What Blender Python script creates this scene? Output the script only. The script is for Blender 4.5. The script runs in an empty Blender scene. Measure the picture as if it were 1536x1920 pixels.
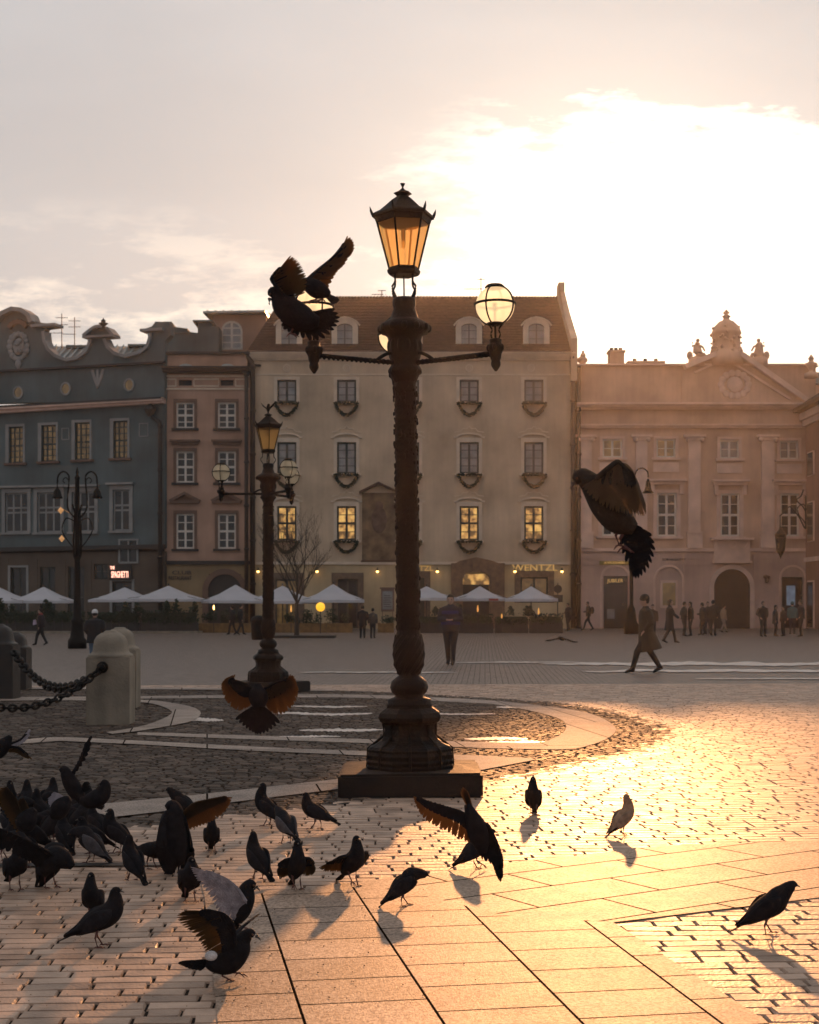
import bpy, bmesh, math, random
from mathutils import Vector, Matrix, noise
R = math.radians
scn = bpy.context.scene
COL = scn.collection
# ---------------------------------------------------------------- camera, sky, sun, exposure
FPX, HX, HY, CH = 2700.0, 768.0, 1138.0, 1.5
cd = bpy.data.cameras.new("camera"); cam = bpy.data.objects.new("camera", cd); COL.objects.link(cam)
cam.location = (0, 0, CH); cam.rotation_euler = (R(90), 0, 0)
cd.sensor_fit = 'VERTICAL'; cd.sensor_height = 36; cd.sensor_width = 28.8
cd.lens = FPX/1920*36; cd.shift_y = (HY-960)/1920; cd.clip_end = 6000; cd.clip_start = .05
cd.dof.use_dof = True; cd.dof.focus_distance = 8.0; cd.dof.aperture_fstop = 8
scn.camera = cam
SUN = Vector(((1130-HX)/FPX, 1, (HY-522)/FPX)).normalized()
EL = math.asin(SUN.z); AZ = math.atan2(SUN.x, SUN.y)
sl = bpy.data.lights.new("sun", 'SUN'); sun = bpy.data.objects.new("sun", sl); COL.objects.link(sun)
sl.energy = 4.3; sl.angle = R(1.2); sl.color = (1, .43, .155)
sun.rotation_euler = (-SUN).to_track_quat('-Z', 'Y').to_euler(); sun.location = (20, 60, 40)
w = bpy.data.worlds.new("World"); scn.world = w; w.use_nodes = True
nt = w.node_tree; nt.nodes.clear()
def N(t, **k):
    n = nt.nodes.new(t)
    for a, b in k.items(): setattr(n, a, b)
    return n
def LK(a, b): nt.links.new(a, b)
def MTH(op, a, b=None, clamp=False):
    n = nt.nodes.new('ShaderNodeMath'); n.operation = op; n.use_clamp = clamp
    for i, x in enumerate((a, b)):
        if x is None: continue
        if isinstance(x, (int, float)): n.inputs[i].default_value = x
        else: nt.links.new(x, n.inputs[i])
    return n.outputs[0]
def MIXC(f, a, b, mode='MIX'):
    n = nt.nodes.new('ShaderNodeMix'); n.data_type = 'RGBA'; n.blend_type = mode
    for s, x in ((n.inputs[0], f), (n.inputs[6], a), (n.inputs[7], b)):
        if isinstance(x, (int, float)): s.default_value = x
        elif isinstance(x, tuple): s.default_value = (*x[:3], 1)
        else: nt.links.new(x, s)
    return n.outputs[2]
def RAMP(f, stops):
    n = nt.nodes.new('ShaderNodeValToRGB'); e = n.color_ramp.elements
    while len(e) < len(stops): e.new(.5)
    for q, (p, c) in zip(e, stops):
        q.position = p; q.color = (*c, 1) if isinstance(c, tuple) else (c, c, c, 1)
    nt.links.new(f, n.inputs[0]); return n.outputs[0]
sky = N('ShaderNodeTexSky', sky_type='NISHITA', sun_disc=False, sun_elevation=EL, sun_rotation=AZ)
sky.dust_density = 3.0; sky.air_density = 1.0
tc = N('ShaderNodeTexCoord'); sep = N('ShaderNodeSeparateXYZ'); LK(tc.outputs['Generated'], sep.inputs[0])
ysafe = MTH('MAXIMUM', sep.outputs[1], .05)
sx = MTH('DIVIDE', sep.outputs[0], ysafe); sz = MTH('DIVIDE', sep.outputs[2], ysafe)   # tangents of azimuth and elevation towards the sun side
cmb = N('ShaderNodeCombineXYZ'); LK(MTH('MULTIPLY', sx, 1.0), cmb.inputs[0]); LK(MTH('MULTIPLY', sz, 3.2), cmb.inputs[1])
def NZ(scale, detail=6, rough=.55, off=0):
    m = N('ShaderNodeMapping'); m.inputs['Location'].default_value = (off, off*.7, off*.3); LK(cmb.outputs[0], m.inputs[0])
    n = N('ShaderNodeTexNoise'); n.inputs['Scale'].default_value = scale; n.inputs['Detail'].default_value = detail
    n.inputs['Roughness'].default_value = rough; LK(m.outputs[0], n.inputs['Vector']); return n.outputs[0]
n1 = NZ(8.0, 9, .62, 1.7); n2 = NZ(26, 8, .62, 5.1); n3 = NZ(2.4, 4, .5, 9.3)
dt = N('ShaderNodeVectorMath', operation='DOT_PRODUCT'); LK(tc.outputs['Generated'], dt.inputs[0]); dt.inputs[1].default_value = SUN
dpos = MTH('MAXIMUM', dt.outputs['Value'], 0.0)
glow = MTH('POWER', dpos, 120.0); glow2 = MTH('POWER', dpos, 9.0); halo = MTH('POWER', dpos, 700.0)
wob = MTH('ADD', MTH('MULTIPLY', MTH('SUBTRACT', n1, .5), .15), MTH('MULTIPLY', MTH('SUBTRACT', n2, .5), .085))
# the bright cloud bank low on the right: its upper edge sits at a tangent of elevation of about .335
edge = MTH('SUBTRACT', .335, MTH('ADD', sz, wob))
bank = MTH('MULTIPLY', RAMP(MTH('ADD', MTH('MULTIPLY', edge, 14), .5), [(.35, 0.0), (.62, 1.0)]),
           RAMP(MTH('ADD', MTH('ADD', sx, MTH('MULTIPLY', wob, 1.5)), MTH('MULTIPLY', edge, .35)), [(.0, 0.0), (.09, 1.0)]))
# thin bright streaks low over the roofs on the left
low = MTH('MULTIPLY', RAMP(MTH('ADD', MTH('MULTIPLY', n1, .7), MTH('MULTIPLY', n2, .45)), [(.585, 0.0), (.70, 1.0)]),
          RAMP(sz, [(.20, 1.0), (.29, 0.0)]))
base = MIXC(RAMP(n3, [(.35, 0.0), (.7, 1.0)]), (.44, .44, .45), (.555, .55, .555))
base = MIXC(RAMP(sz, [(.1, 0.0), (.5, 1.0)]), (.53, .48, .45), base)
c1 = MIXC(MTH('MULTIPLY', low, .85), base, (.98, .84, .70))
brk = RAMP(MTH('ADD', MTH('ADD', n2, MTH('MULTIPLY', sx, 1.6)), MTH('MULTIPLY', n1, .4)), [(.62, .25), (.78, 1.0)])
c2 = MIXC(MTH('MULTIPLY', bank, brk), c1, (1.25, 1.12, .95))
gl = MTH('ADD', MTH('MULTIPLY', glow, .30), MTH('MULTIPLY', glow2, .02))
c3 = MIXC(gl, c2, (1.0, .84, .60), 'ADD')
c3 = MIXC(halo, c3, (.8, .6, .4), 'ADD')
# the half of the sky behind the camera is dimmer and cooler
back = RAMP(sep.outputs[1], [(.0, 1.0), (.45, 0.0)])
c4 = MIXC(back, c3, (.37, .36, .37))
b1 = N('ShaderNodeBackground'); LK(c4, b1.inputs[0]); b1.inputs[1].default_value = .9
b2 = N('ShaderNodeBackground'); LK(MIXC(1.0, sky.outputs[0], (.09, .10, .12), 'MULTIPLY'), b2.inputs[0]); b2.inputs[1].default_value = .05
ad = N('ShaderNodeAddShader'); LK(b1.outputs[0], ad.inputs[0]); LK(b2.outputs[0], ad.inputs[1])
wo = N('ShaderNodeOutputWorld'); LK(ad.outputs[0], wo.inputs[0])
vs = scn.view_settings; vs.view_transform = 'Standard'; vs.look = 'None'; vs.exposure = 0.22; vs.gamma = 1; vs.use_curve_mapping = False
rnd = random.Random(7)
# ---------------------------------------------------------------- materials
def mat(name, col, rough=.6, var=.12, vscale=4, bump=0, bscale=30, metal=0, spec=.5, island=0, emit=None, estr=0,
        trans=None, tmix=.4, streak=0, coat=0, coord='Object'):
    global nt
    m = bpy.data.materials.new(name); m.use_nodes = True; nt = m.node_tree
    p = nt.nodes['Principled BSDF']; out = nt.nodes['Material Output']
    t = N('ShaderNodeTexCoord')
    nz = N('ShaderNodeTexNoise'); nz.inputs['Scale'].default_value = vscale; nz.inputs['Detail'].default_value = 6; LK(t.outputs[coord], nz.inputs['Vector'])
    f = RAMP(nz.outputs[0], [(.3, 1-var*1.6), (.7, 1+var)])
    c = MIXC(1.0, col, f, 'MULTIPLY')
    if streak:
        mp = N('ShaderNodeMapping'); mp.inputs['Scale'].default_value = (3, 3, .25); LK(t.outputs[coord], mp.inputs[0])
        n_ = N('ShaderNodeTexNoise'); n_.inputs['Scale'].default_value = 1.2; n_.inputs['Detail'].default_value = 5; LK(mp.outputs[0], n_.inputs['Vector'])
        c = MIXC(1.0, c, RAMP(n_.outputs[0], [(.35, 1-streak), (.6, 1.0)]), 'MULTIPLY')
    if island:
        g = N('ShaderNodeNewGeometry'); c = MIXC(1.0, c, RAMP(g.outputs['Random Per Island'], [(0, 1-island), (1, 1+island)]), 'MULTIPLY')
    LK(c, p.inputs['Base Color'])
    rr = RAMP(nz.outputs[0], [(.3, max(0, rough-.08)), (.7, min(1, rough+.08))]); LK(rr, p.inputs['Roughness'])
    p.inputs['Metallic'].default_value = metal; p.inputs['Specular IOR Level'].default_value = spec; p.inputs['Coat Weight'].default_value = coat
    if bump:
        nb = N('ShaderNodeTexNoise'); nb.inputs['Scale'].default_value = bscale; nb.inputs['Detail'].default_value = 5; LK(t.outputs[coord], nb.inputs['Vector'])
        b = N('ShaderNodeBump'); b.inputs['Strength'].default_value = bump; b.inputs['Distance'].default_value = .02; LK(nb.outputs[0], b.inputs['Height']); LK(b.outputs[0], p.inputs['Normal'])
    if emit: p.inputs['Emission Color'].default_value = (*emit, 1); p.inputs['Emission Strength'].default_value = estr
    if trans:
        tr = N('ShaderNodeBsdfTranslucent'); tr.inputs[0].default_value = (*trans, 1)
        mx = N('ShaderNodeMixShader'); mx.inputs[0].default_value = tmix; LK(p.outputs[0], mx.inputs[1]); LK(tr.outputs[0], mx.inputs[2]); LK(mx.outputs[0], out.inputs[0])
    m['k'] = 1
    return m
def slabmat(name, col, rot, w_, h_, mort=.004, rough=.59):
    global nt
    m = mat(name, col, rough, .16, 3, 0, spec=.3); nt = m.node_tree; p = nt.nodes['Principled BSDF']
    t = N('ShaderNodeTexCoord'); mp = N('ShaderNodeMapping'); mp.inputs['Rotation'].default_value = (0, 0, rot); LK(t.outputs['Object'], mp.inputs[0])
    br = N('ShaderNodeTexBrick'); br.inputs['Scale'].default_value = 1; br.inputs['Brick Width'].default_value = w_; br.inputs['Row Height'].default_value = h_
    br.inputs['Mortar Size'].default_value = mort; br.inputs['Mortar Smooth'].default_value = .1; br.inputs['Bias'].default_value = 0
    br.inputs['Color1'].default_value = (.82, .82, .82, 1); br.inputs['Color2'].default_value = (1.1, 1.08, 1.05, 1); br.inputs['Mortar'].default_value = (.04, .035, .03, 1)
    LK(mp.outputs[0], br.inputs['Vector'])
    base_ = p.inputs['Base Color'].links[0].from_socket; LK(MIXC(1.0, base_, br.outputs[0], 'MULTIPLY'), p.inputs['Base Color'])
    spk = N('ShaderNodeTexNoise'); spk.inputs['Scale'].default_value = 75; spk.inputs['Detail'].default_value = 3; LK(t.outputs['Object'], spk.inputs['Vector']); sk = RAMP(spk.outputs[0], [(.38, .55), (.6, 1.1)])
    LK(MIXC(1.0, p.inputs['Base Color'].links[0].from_socket, sk, 'MULTIPLY'), p.inputs['Base Color'])
    LK(MTH('MULTIPLY', MTH('SUBTRACT', 1.0, br.outputs[1]), MTH('MULTIPLY', sk, .3)), p.inputs['Specular IOR Level'])
    n_ = N('ShaderNodeTexNoise'); n_.inputs['Scale'].default_value = 130; n_.inputs['Detail'].default_value = 4; LK(t.outputs['Object'], n_.inputs['Vector'])
    n2_ = N('ShaderNodeTexNoise'); n2_.inputs['Scale'].default_value = 6; LK(t.outputs['Object'], n2_.inputs['Vector'])
    h = MTH('SUBTRACT', MTH('ADD', MTH('MULTIPLY', n_.outputs[0], .30), MTH('MULTIPLY', n2_.outputs[0], .03)), br.outputs[1])
    b = N('ShaderNodeBump'); b.inputs['Strength'].default_value = .7; b.inputs['Distance'].default_value = .012; LK(h, b.inputs['Height']); LK(b.outputs[0], p.inputs['Normal'])
    rr = RAMP(n2_.outputs[0], [(.3, rough-.02), (.75, rough+.02)]); LK(rr, p.inputs['Roughness'])
    return m
M = {}
M['iron'] = mat('cast_iron', (.006, .006, .006), .6, .3, 8, .5, 40, spec=.15)
M['iron2'] = mat('weathered_iron', (.008, .0075, .007), .65, .3, 8, .5, 40, spec=.12)
def glassy(name, tr_c, see, tl_c, glow_=0):
    global nt
    m = mat(name, (.5, .4, .25), .12, .1, 9, trans=tl_c, tmix=.75, emit=(1, .72, .42) if glow_ else None, estr=glow_); nt = m.node_tree; out = nt.nodes['Material Output']; a_ = out.inputs[0].links[0].from_socket
    t_ = N('ShaderNodeBsdfTransparent'); t_.inputs[0].default_value = (*tr_c, 1); x = N('ShaderNodeMixShader'); x.inputs[0].default_value = see; LK(a_, x.inputs[1]); LK(t_.outputs[0], x.inputs[2]); LK(x.outputs[0], out.inputs[0]); return m
M['amber'] = glassy('amber_glass', (1, .78, .46), .6, (1, .70, .36))
M['opal_lit'] = glassy('glowing_frosted_glass', (1, .93, .8), .35, (1, .9, .7), 2.6)
M['opal'] = glassy('frosted_glass', (1, .95, .84), .4, (1, .92, .76))
M['plinth'] = mat('dark_granite', (.014, .0135, .013), .7, .25, 12, .4, 60, spec=.2)
M['stone'] = mat('weathered_stone', (.25, .215, .165), .75, .2, 3, .5, 35, streak=.25)
M['stoned'] = mat('dark_stone', (.018, .015, .013), .55, .25, 5, .4, 35)
M['setts'] = mat('granite_setts', (.47, .335, .25), .5, .22, 5, .35, 60, island=.28, spec=.18)
M['cobble'] = mat('dark_cobbles', (.10, .077, .062), .6, .3, 2, .8, 50, island=.55, spec=.07)
M['joint'] = mat('joint_dirt', (.03, .025, .021), .9, .3, 8, .5, 40, spec=.05)
M['slabA'] = slabmat('granite_slabs', (.42, .31, .235), R(-99.6), .345, .487, .006)
M['slabB'] = slabmat('granite_slabs_diagonal', (.43, .32, .24), R(-33), .8, .40, .008)
M['slabC'] = slabmat('band_slabs', (.40, .33, .28), R(-8), .9, 3.0, .008, .72)
M['far'] = slabmat('plaza_paving', (.27, .215, .18), R(3), .235, .098, .007, .46)
# ---------------------------------------------------------------- object helpers
def G(px, py):
    d = CH*FPX/(py-HY); return Vector(((px-HX)/FPX*d, d, 0))
def PT(px, py, d): return Vector(((px-HX)/FPX*d, d, CH+(HY-py)/FPX*d))
def GP(px, d): return Vector(((px-HX)/FPX*d, d, 0))
def tag(o, label=None, cat=None, group=None, kind=None):
    if label: o['label'] = label
    if cat: o['category'] = cat
    if group: o['group'] = group
    if kind: o['kind'] = kind
    return o
def thing(name, label, cat, loc=(0, 0, 0), rz=0, group=None):
    o = bpy.data.objects.new(name, None); COL.objects.link(o); o.empty_display_size = .1
    o.location = loc; o.rotation_euler = (0, 0, rz); return tag(o, label, cat, group)
def obj(name, bm, m, parent=None, smooth=False, remesh=0, label=None):
    me = bpy.data.meshes.new(name)
    bmesh.ops.recalc_face_normals(bm, faces=bm.faces) if len(bm.faces) < 60000 else None
    bm.to_mesh(me); bm.free()
    for x in (m if isinstance(m, list) else [m]): me.materials.append(x)
    if smooth:
        me.polygons.foreach_set('use_smooth', [True]*len(me.polygons))
    o = bpy.data.objects.new(name, me); COL.objects.link(o)
    if parent is not None: o.parent = parent
    if remesh:
        r = o.modifiers.new('skin', 'REMESH'); r.mode = 'VOXEL'; r.voxel_size = remesh; r.use_smooth_shade = True
        s_ = o.modifiers.new('smooth', 'SMOOTH'); s_.iterations = 3; s_.factor = .5
    if label: o['label'] = label
    return o
BM = bmesh.new
def box(bm, x0, x1, y0, y1, z0, z1, bev=0):
    v = [bm.verts.new(p) for p in ((x0, y0, z0), (x1, y0, z0), (x1, y1, z0), (x0, y1, z0), (x0, y0, z1), (x1, y0, z1), (x1, y1, z1), (x0, y1, z1))]
    f = [bm.faces.new([v[i] for i in q]) for q in ((0, 3, 2, 1), (4, 5, 6, 7), (0, 1, 5, 4), (1, 2, 6, 5), (2, 3, 7, 6), (3, 0, 4, 7))]
    if bev:
        es = list({e for q in f for e in q.edges}); bmesh.ops.bevel(bm, geom=es, offset=bev, segments=2, affect='EDGES')
def prism(bm, pts, y0, y1):          # polygon in x,z extruded in y
    a = [bm.verts.new((x, y0, z)) for x, z in pts]; b = [bm.verts.new((x, y1, z)) for x, z in pts]; n = len(pts)
    fs = [bm.faces.new(a[::-1]), bm.faces.new(b)]
    for i in range(n): bm.faces.new((a[i], a[(i+1) % n], b[(i+1) % n], b[i]))
    for f in fs[:2]: f.normal_update()
    bmesh.ops.triangulate(bm, faces=fs[:2], ngon_method='EAR_CLIP')
def ribbon(bm, pts, w_, y0, y1):     # band following an open x,z polyline, extruded in y
    n = len(pts); L = []; Rr = []
    for i in range(n):
        a = Vector(pts[max(0, i-1)]); b = Vector(pts[min(n-1, i+1)]); t = (b-a).normalized(); nn = Vector((-t.y, t.x))*w_/2
        p = Vector(pts[i]); L.append(p+nn); Rr.append(p-nn)
    for i in range(n-1):
        q = [L[i], L[i+1], Rr[i+1], Rr[i]]
        va = [bm.verts.new((p.x, y0, p.y)) for p in q]; vb = [bm.verts.new((p.x, y1, p.y)) for p in q]
        bm.faces.new(va); bm.faces.new(vb[::-1])
        for k in range(4): bm.faces.new((va[k], vb[k], vb[(k+1) % 4], va[(k+1) % 4]))
def lathe(bm, prof, seg=24, cx=0, cy=0, ph=0, wob=0):
    rings = []
    for k, (r, z) in enumerate(prof):
        rings.append([bm.verts.new((cx+r*(1+wob*math.sin(5*i+2.3*k)*.5)*math.cos(2*math.pi*i/seg+ph), cy+r*(1+wob*math.sin(5*i+2.3*k)*.5)*math.sin(2*math.pi*i/seg+ph), z)) for i in range(seg)])
    for a, b in zip(rings, rings[1:]):
        for i in range(seg): bm.faces.new((a[i], a[(i+1) % seg], b[(i+1) % seg], b[i]))
    bm.faces.new(rings[0][::-1]); bm.faces.new(rings[-1])
def loft(bm, pts, rad, seg=10, up=(0, 0, 1), cap=True):
    pts = [Vector(p) for p in pts]; up = Vector(up); n = len(pts); rings = []
    if not isinstance(rad, (list, tuple)): rad = [rad]*n
    for i in range(n):
        t = (pts[min(n-1, i+1)]-pts[max(0, i-1)])
        t = t.normalized() if t.length > 1e-9 else Vector((1, 0, 0))
        s = t.cross(up)
        if s.length < .05: s = t.cross(Vector((1, .01, 0)))
        if s.length < .05: s = t.cross(Vector((0, 1, 0)))
        s.normalize(); nn = s.cross(t).normalized()
        r = rad[i]; a, b = r if isinstance(r, (tuple, list)) else (r, r)
        rings.append([bm.verts.new(pts[i]+s*a*math.cos(2*math.pi*k/seg)+nn*b*math.sin(2*math.pi*k/seg)) for k in range(seg)])
    for a, b in zip(rings, rings[1:]):
        for k in range(seg): bm.faces.new((a[k], a[(k+1) % seg], b[(k+1) % seg], b[k]))
    if cap: bm.faces.new(rings[0][::-1]); bm.faces.new(rings[-1])
def cat(pts, n):                      # Catmull-Rom resample
    P = [Vector(p) for p in pts]; m = len(P)-1; out = []
    for i in range(n):
        t = i/(n-1)*m; k = min(int(t), m-1); u = t-k
        p0 = P[k-1] if k > 0 else P[0]*2-P[1]; p1 = P[k]; p2 = P[k+1]; p3 = P[k+2] if k+2 <= m else P[m]*2-P[m-1]
        out.append(.5*((2*p1)+(p2-p0)*u+(2*p0-5*p1+4*p2-p3)*u*u+(3*p1-p0-3*p2+p3)*u**3))
    return out
def sloft(bm, pts, rad, n=18, seg=14, up=(0, 0, 1)):   # smooth loft
    q = cat(pts, n); rr = cat([(a, b, 0) for a, b in [(r if isinstance(r, tuple) else (r, r)) for r in rad]], n)
    loft(bm, q, [(max(v.x, .0008), max(v.y, .0008)) for v in rr], seg, up)
def ball(bm, c, r, seg=12, sc=(1, 1, 1)):
    mtx = Matrix.Translation(Vector(c)) @ Matrix.Diagonal((r*sc[0], r*sc[1], r*sc[2], 1))
    bmesh.ops.create_uvsphere(bm, u_segments=seg, v_segments=max(6, seg*2//3), radius=1, matrix=mtx)
def blade(bm, a, b, w_, nrm, th=.0012):
    a = Vector(a); b = Vector(b); d = b-a; L = d.length
    if L < 1e-5: return
    d /= L; s = d.cross(Vector(nrm))
    if s.length < 1e-4: s = d.cross(Vector((0, 0, 1)))
    s.normalize(); nn = s.cross(d).normalized()
    prof = ((0, .25), (.25, .8), (.6, 1), (.85, .9), (.95, .6), (1, .12))
    top = []; bot = []
    for t, k in prof: top.append(a+d*L*t+s*w_*k*.5)
    for t, k in prof[::-1]: top.append(a+d*L*t-s*w_*k*.5)
    va = [bm.verts.new(p+nn*th*.5) for p in top]; vb = [bm.verts.new(p-nn*th*.5) for p in top]
    m_ = len(prof); N_ = 2*m_
    for i in range(m_-1):
        j = N_-1-i
        bm.faces.new((va[i], va[i+1], va[j-1], va[j])); bm.faces.new((vb[j], vb[j-1], vb[i+1], vb[i]))
    for i in range(N_): bm.faces.new((va[i], vb[i], vb[(i+1) % N_], va[(i+1) % N_]))
def inpoly(x, y, P):
    c = False; j = len(P)-1
    for i in range(len(P)):
        xi, yi = P[i]; xj, yj = P[j]
        if (yi > y) != (yj > y) and x < (xj-xi)*(y-yi)/(yj-yi)+xi: c = not c
        j = i
    return c
def textmesh(s, size, m, parent, loc, name='lettering', sx=1, ext=.01, rx=90):
    c = bpy.data.curves.new(name, 'FONT'); c.body = s; c.size = size; c.extrude = ext; c.align_x = 'CENTER'; c.align_y = 'CENTER'; c.offset = size*.012
    t = bpy.data.objects.new(name+'_tmp', c); COL.objects.link(t)
    bpy.context.view_layer.update()
    me = bpy.data.meshes.new_from_object(t.evaluated_get(bpy.context.evaluated_depsgraph_get())); bpy.data.objects.remove(t)
    me.materials.clear(); me.materials.append(m)
    me.transform(Matrix.Translation(Vector(loc)) @ Matrix.Rotation(R(rx), 4, 'X') @ Matrix.Diagonal((sx, 1, 1, 1)))
    o = bpy.data.objects.new(name, me); COL.objects.link(o); o.parent = parent; return o
# ---------------------------------------------------------------- ground
def struct(name, bm, m): return tag(obj(name, bm, m), kind='structure')
def sheet(name, pix, m, z, dens=1):
    bm = BM(); vs_ = [bm.verts.new((*G(x, y)[:2], z)) for x, y in pix]; f = bm.faces.new(vs_); f.normal_update(); bmesh.ops.triangulate(bm, faces=[f], ngon_method='EAR_CLIP')
    bmesh.ops.recalc_face_normals(bm, faces=bm.faces)
    return tag(obj(name, bm, m), kind='structure')
def smooth(px, n): return [(p.x, p.y) for p in cat([(x, y, 0) for x, y in px], n)]
bm = BM(); S_ = 3000
v = [bm.verts.new(p) for p in ((-S_, -200, 0), (S_, -200, 0), (S_, 3000, 0), (-S_, 3000, 0))]; bm.faces.new(v); struct('ground', bm, M['far'])
outer = smooth([(-420, 1640), (0, 1590), (208, 1556), (292, 1551), (420, 1534), (498, 1528), (602, 1515), (760, 1492), (909, 1468), (988, 1455), (1095, 1433), (1202, 1408), (1240, 1392), (1251, 1376), (1240, 1362), (1167, 1340), (1059, 1321), (916, 1310), (760, 1301), (630, 1296), (380, 1292), (0, 1290), (-500, 1290)], 90)
oc = [tuple(G(x, y)[:2]) for x, y in outer]
slab_main = [(372, 1640), (476, 1683), (636, 1664), (820, 1643), (972, 1621), (1085, 1610), (1240, 1592), (1700, 1575), (1700, 1672), (1536, 1690), (1150, 1737), (1430, 1920), (1700, 2130), (420, 2130), (408, 1920), (384, 1690)]
zoneA = [(372, 1640), (384, 1690), (408, 1920), (420, 2130), (1700, 2130), (1430, 1920), (1150, 1737), (945, 1724), (760, 1677), (620, 1667), (476, 1684)]
zoneB = [(476, 1683), (636, 1664), (820, 1643), (972, 1621), (1085, 1610), (1240, 1592), (1700, 1575), (1700, 1672), (1536, 1690), (1150, 1737), (945, 1724), (760, 1677), (620, 1667)]
sheet('paving_band', zoneA, M['slabA'], .020); sheet('paving_crossing', zoneB, M['slabB'], .020)
smp = [tuple(G(x, y)[:2]) for x, y in slab_main]
sheet('sett_bed', [(-600, 2300), (2200, 2300), (2200, 1288), (1251, 1288), (-600, 1288)], M['joint'], .004)
def setts(name, m, w_, h_, rot, test, xr, yr, gap, jit, tilt, ztop, hh=.0):
    bm = BM(); c, s = math.cos(rot), math.sin(rot); r_ = random.Random(3); V = []; F = []
    y = yr[0]
    while y < yr[1]:
        x = xr[0]+r_.random()*w_; hrow = h_*r_.uniform(.93, 1.07)
        while x < xr[1]:
            L = w_*r_.uniform(.8, 1.2)*(1 if r_.random() > .06 else .55); cx = x+L/2; cy = y+hrow/2
            X = cx*c-cy*s; Y = cx*s+cy*c
            hl, hh2 = L*.5, hrow*.5
            if Y > .8 and abs(X) < Y*.36+.6 and (test(X, Y) or test(X-hl, Y) or test(X+hl, Y) or test(X, Y+hh2) or test(X, Y-hh2)):
                g = gap; a0 = x+g/2; a1 = x+L-g/2; b0 = y+g/2; b1 = y+hrow-g/2; t1 = r_.gauss(0, tilt); t2 = r_.gauss(0, tilt); zo = r_.gauss(0, jit*.15)
                e = g*.7; k = len(V)
                for (u, v_, z) in ((a0, b0, -.012), (a1, b0, -.012), (a1, b1, -.012), (a0, b1, -.012), (a0+e, b0+e*.6, 0), (a1-e, b0+e*.6, 0), (a1-e, b1-e*.6, 0), (a0+e, b1-e*.6, 0)):
                    u += r_.gauss(0, jit); v_ += r_.gauss(0, jit)*.5
                    zz = ztop+z+zo+(t1*(u-cx)+t2*(v_-cy) if z == 0 else 0)
                    V.append((u*c-v_*s, u*s+v_*c, zz))
                F += [(k+4, k+5, k+6, k+7), (k, k+1, k+5, k+4), (k+1, k+2, k+6, k+5), (k+2, k+3, k+7, k+6), (k+3, k, k+4, k+7)]
            x += L
        y += hrow
    me = bpy.data.meshes.new(name); me.from_pydata(V, [], F); me.materials.append(m); me.update()
    bm.free(); o = bpy.data.objects.new(name, me); COL.objects.link(o); return tag(o, kind='structure')
plinth_zone = lambda X, Y: False
setts('paving_setts', M['setts'], .235, .098, R(3), lambda X, Y: not inpoly(X, Y, smp) and not inpoly(X, Y, oc), (-9, 9.5), (3.9, 27.5), .0085, .0018, .011, .014)
# light slab bands inside the ringed area
ring_out = smooth([(-500, 1308), (0, 1309), (300, 1307), (640, 1304), (880, 1313), (976, 1321), (1071, 1333), (1120, 1345), (1148, 1361), (1155, 1373), (1142, 1386), (1112, 1399), (1070, 1408), (989, 1408), (880, 1405), (640, 1395), (458, 1389), (258, 1381)], 60)
ring_in = smooth([(258, 1376), (458, 1382), (640, 1388), (880, 1394), (1003, 1396), (1041, 1386), (1057, 1376), (1062, 1365), (1055, 1354), (1033, 1345), (989, 1334), (935, 1324), (880, 1320), (640, 1310), (300, 1312), (0, 1313), (-500, 1312)], 60)
bandL = smooth([(-400, 1402), (0, 1396), (42, 1391), (112, 1386), (250, 1392), (458, 1403), (640, 1411), (900, 1421), (1014, 1427)], 40) + [(900, 1449), (760, 1467), (640, 1484), (450, 1508), (292, 1529), (0, 1562), (-400, 1610), (-400, 1580), (0, 1540), (180, 1514), (358, 1497), (471, 1484), (640, 1465), (700, 1452), (780, 1436), (860, 1428), (640, 1419), (458, 1411), (250, 1399), (112, 1393), (42, 1398), (0, 1403), (-400, 1410)]
cres = smooth([(200, 1377), (258, 1367), (292, 1357), (317, 1345), (321, 1336), (292, 1324), (250, 1319), (120, 1316), (0, 1317)], 24) + smooth([(0, 1313.6), (120, 1313.6), (258, 1315), (310, 1319), (358, 1328), (377, 1340), (362, 1355), (317, 1365), (258, 1374.8), (210, 1380)], 24)
far_strip = [(-500, 1291), (0, 1291), (380, 1292.5), (630, 1296.5), (630, 1299), (380, 1296), (0, 1294.5), (-500, 1294.5)]
bands = [ring_out+ring_in, bandL, cres, far_strip]
nm_ = ('paving_ring', 'paving_stripe', 'paving_crescent', 'paving_edging')
bw = [[tuple(G(x, y)[:2]) for x, y in b_] for b_ in bands]
for i, b_ in enumerate(bands): sheet(nm_[i], b_, M['slabC'], .021+i*.003)
M['wet_glint'] = mat('pale_wet_glints', (.60, .52, .46), .42, .25, 3, .5, 9, spec=.8)  # wet film coloured pale to imitate glints of light on the stones
r2 = random.Random(31)
def streak(x0, x1, y0, th, n=40):          # ragged wet streak on the stones, bright glints put into its pale colour
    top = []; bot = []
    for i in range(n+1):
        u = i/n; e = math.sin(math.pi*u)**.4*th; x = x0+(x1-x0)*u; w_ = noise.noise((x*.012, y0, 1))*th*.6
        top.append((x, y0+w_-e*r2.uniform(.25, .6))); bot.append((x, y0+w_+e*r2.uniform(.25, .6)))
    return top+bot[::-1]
wet_glint = [(1010, 1640, 1246, 7), (1090, 1640, 1259, 5.5), (840, 1100, 1243, 2.5), (560, 860, 1262, 2.5), (1300, 1560, 1274, 2.5), (905, 1050, 1396, 9), (870, 990, 1388, 6), (560, 720, 1372, 6), (500, 700, 1341, 5), (540, 690, 1327, 3.5), (930, 1010, 1328, 4), (780, 930, 1341, 3), (330, 420, 1353, 7), (520, 640, 1384, 4), (1060, 1130, 1388, 3)]
bmw = BM()
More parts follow.
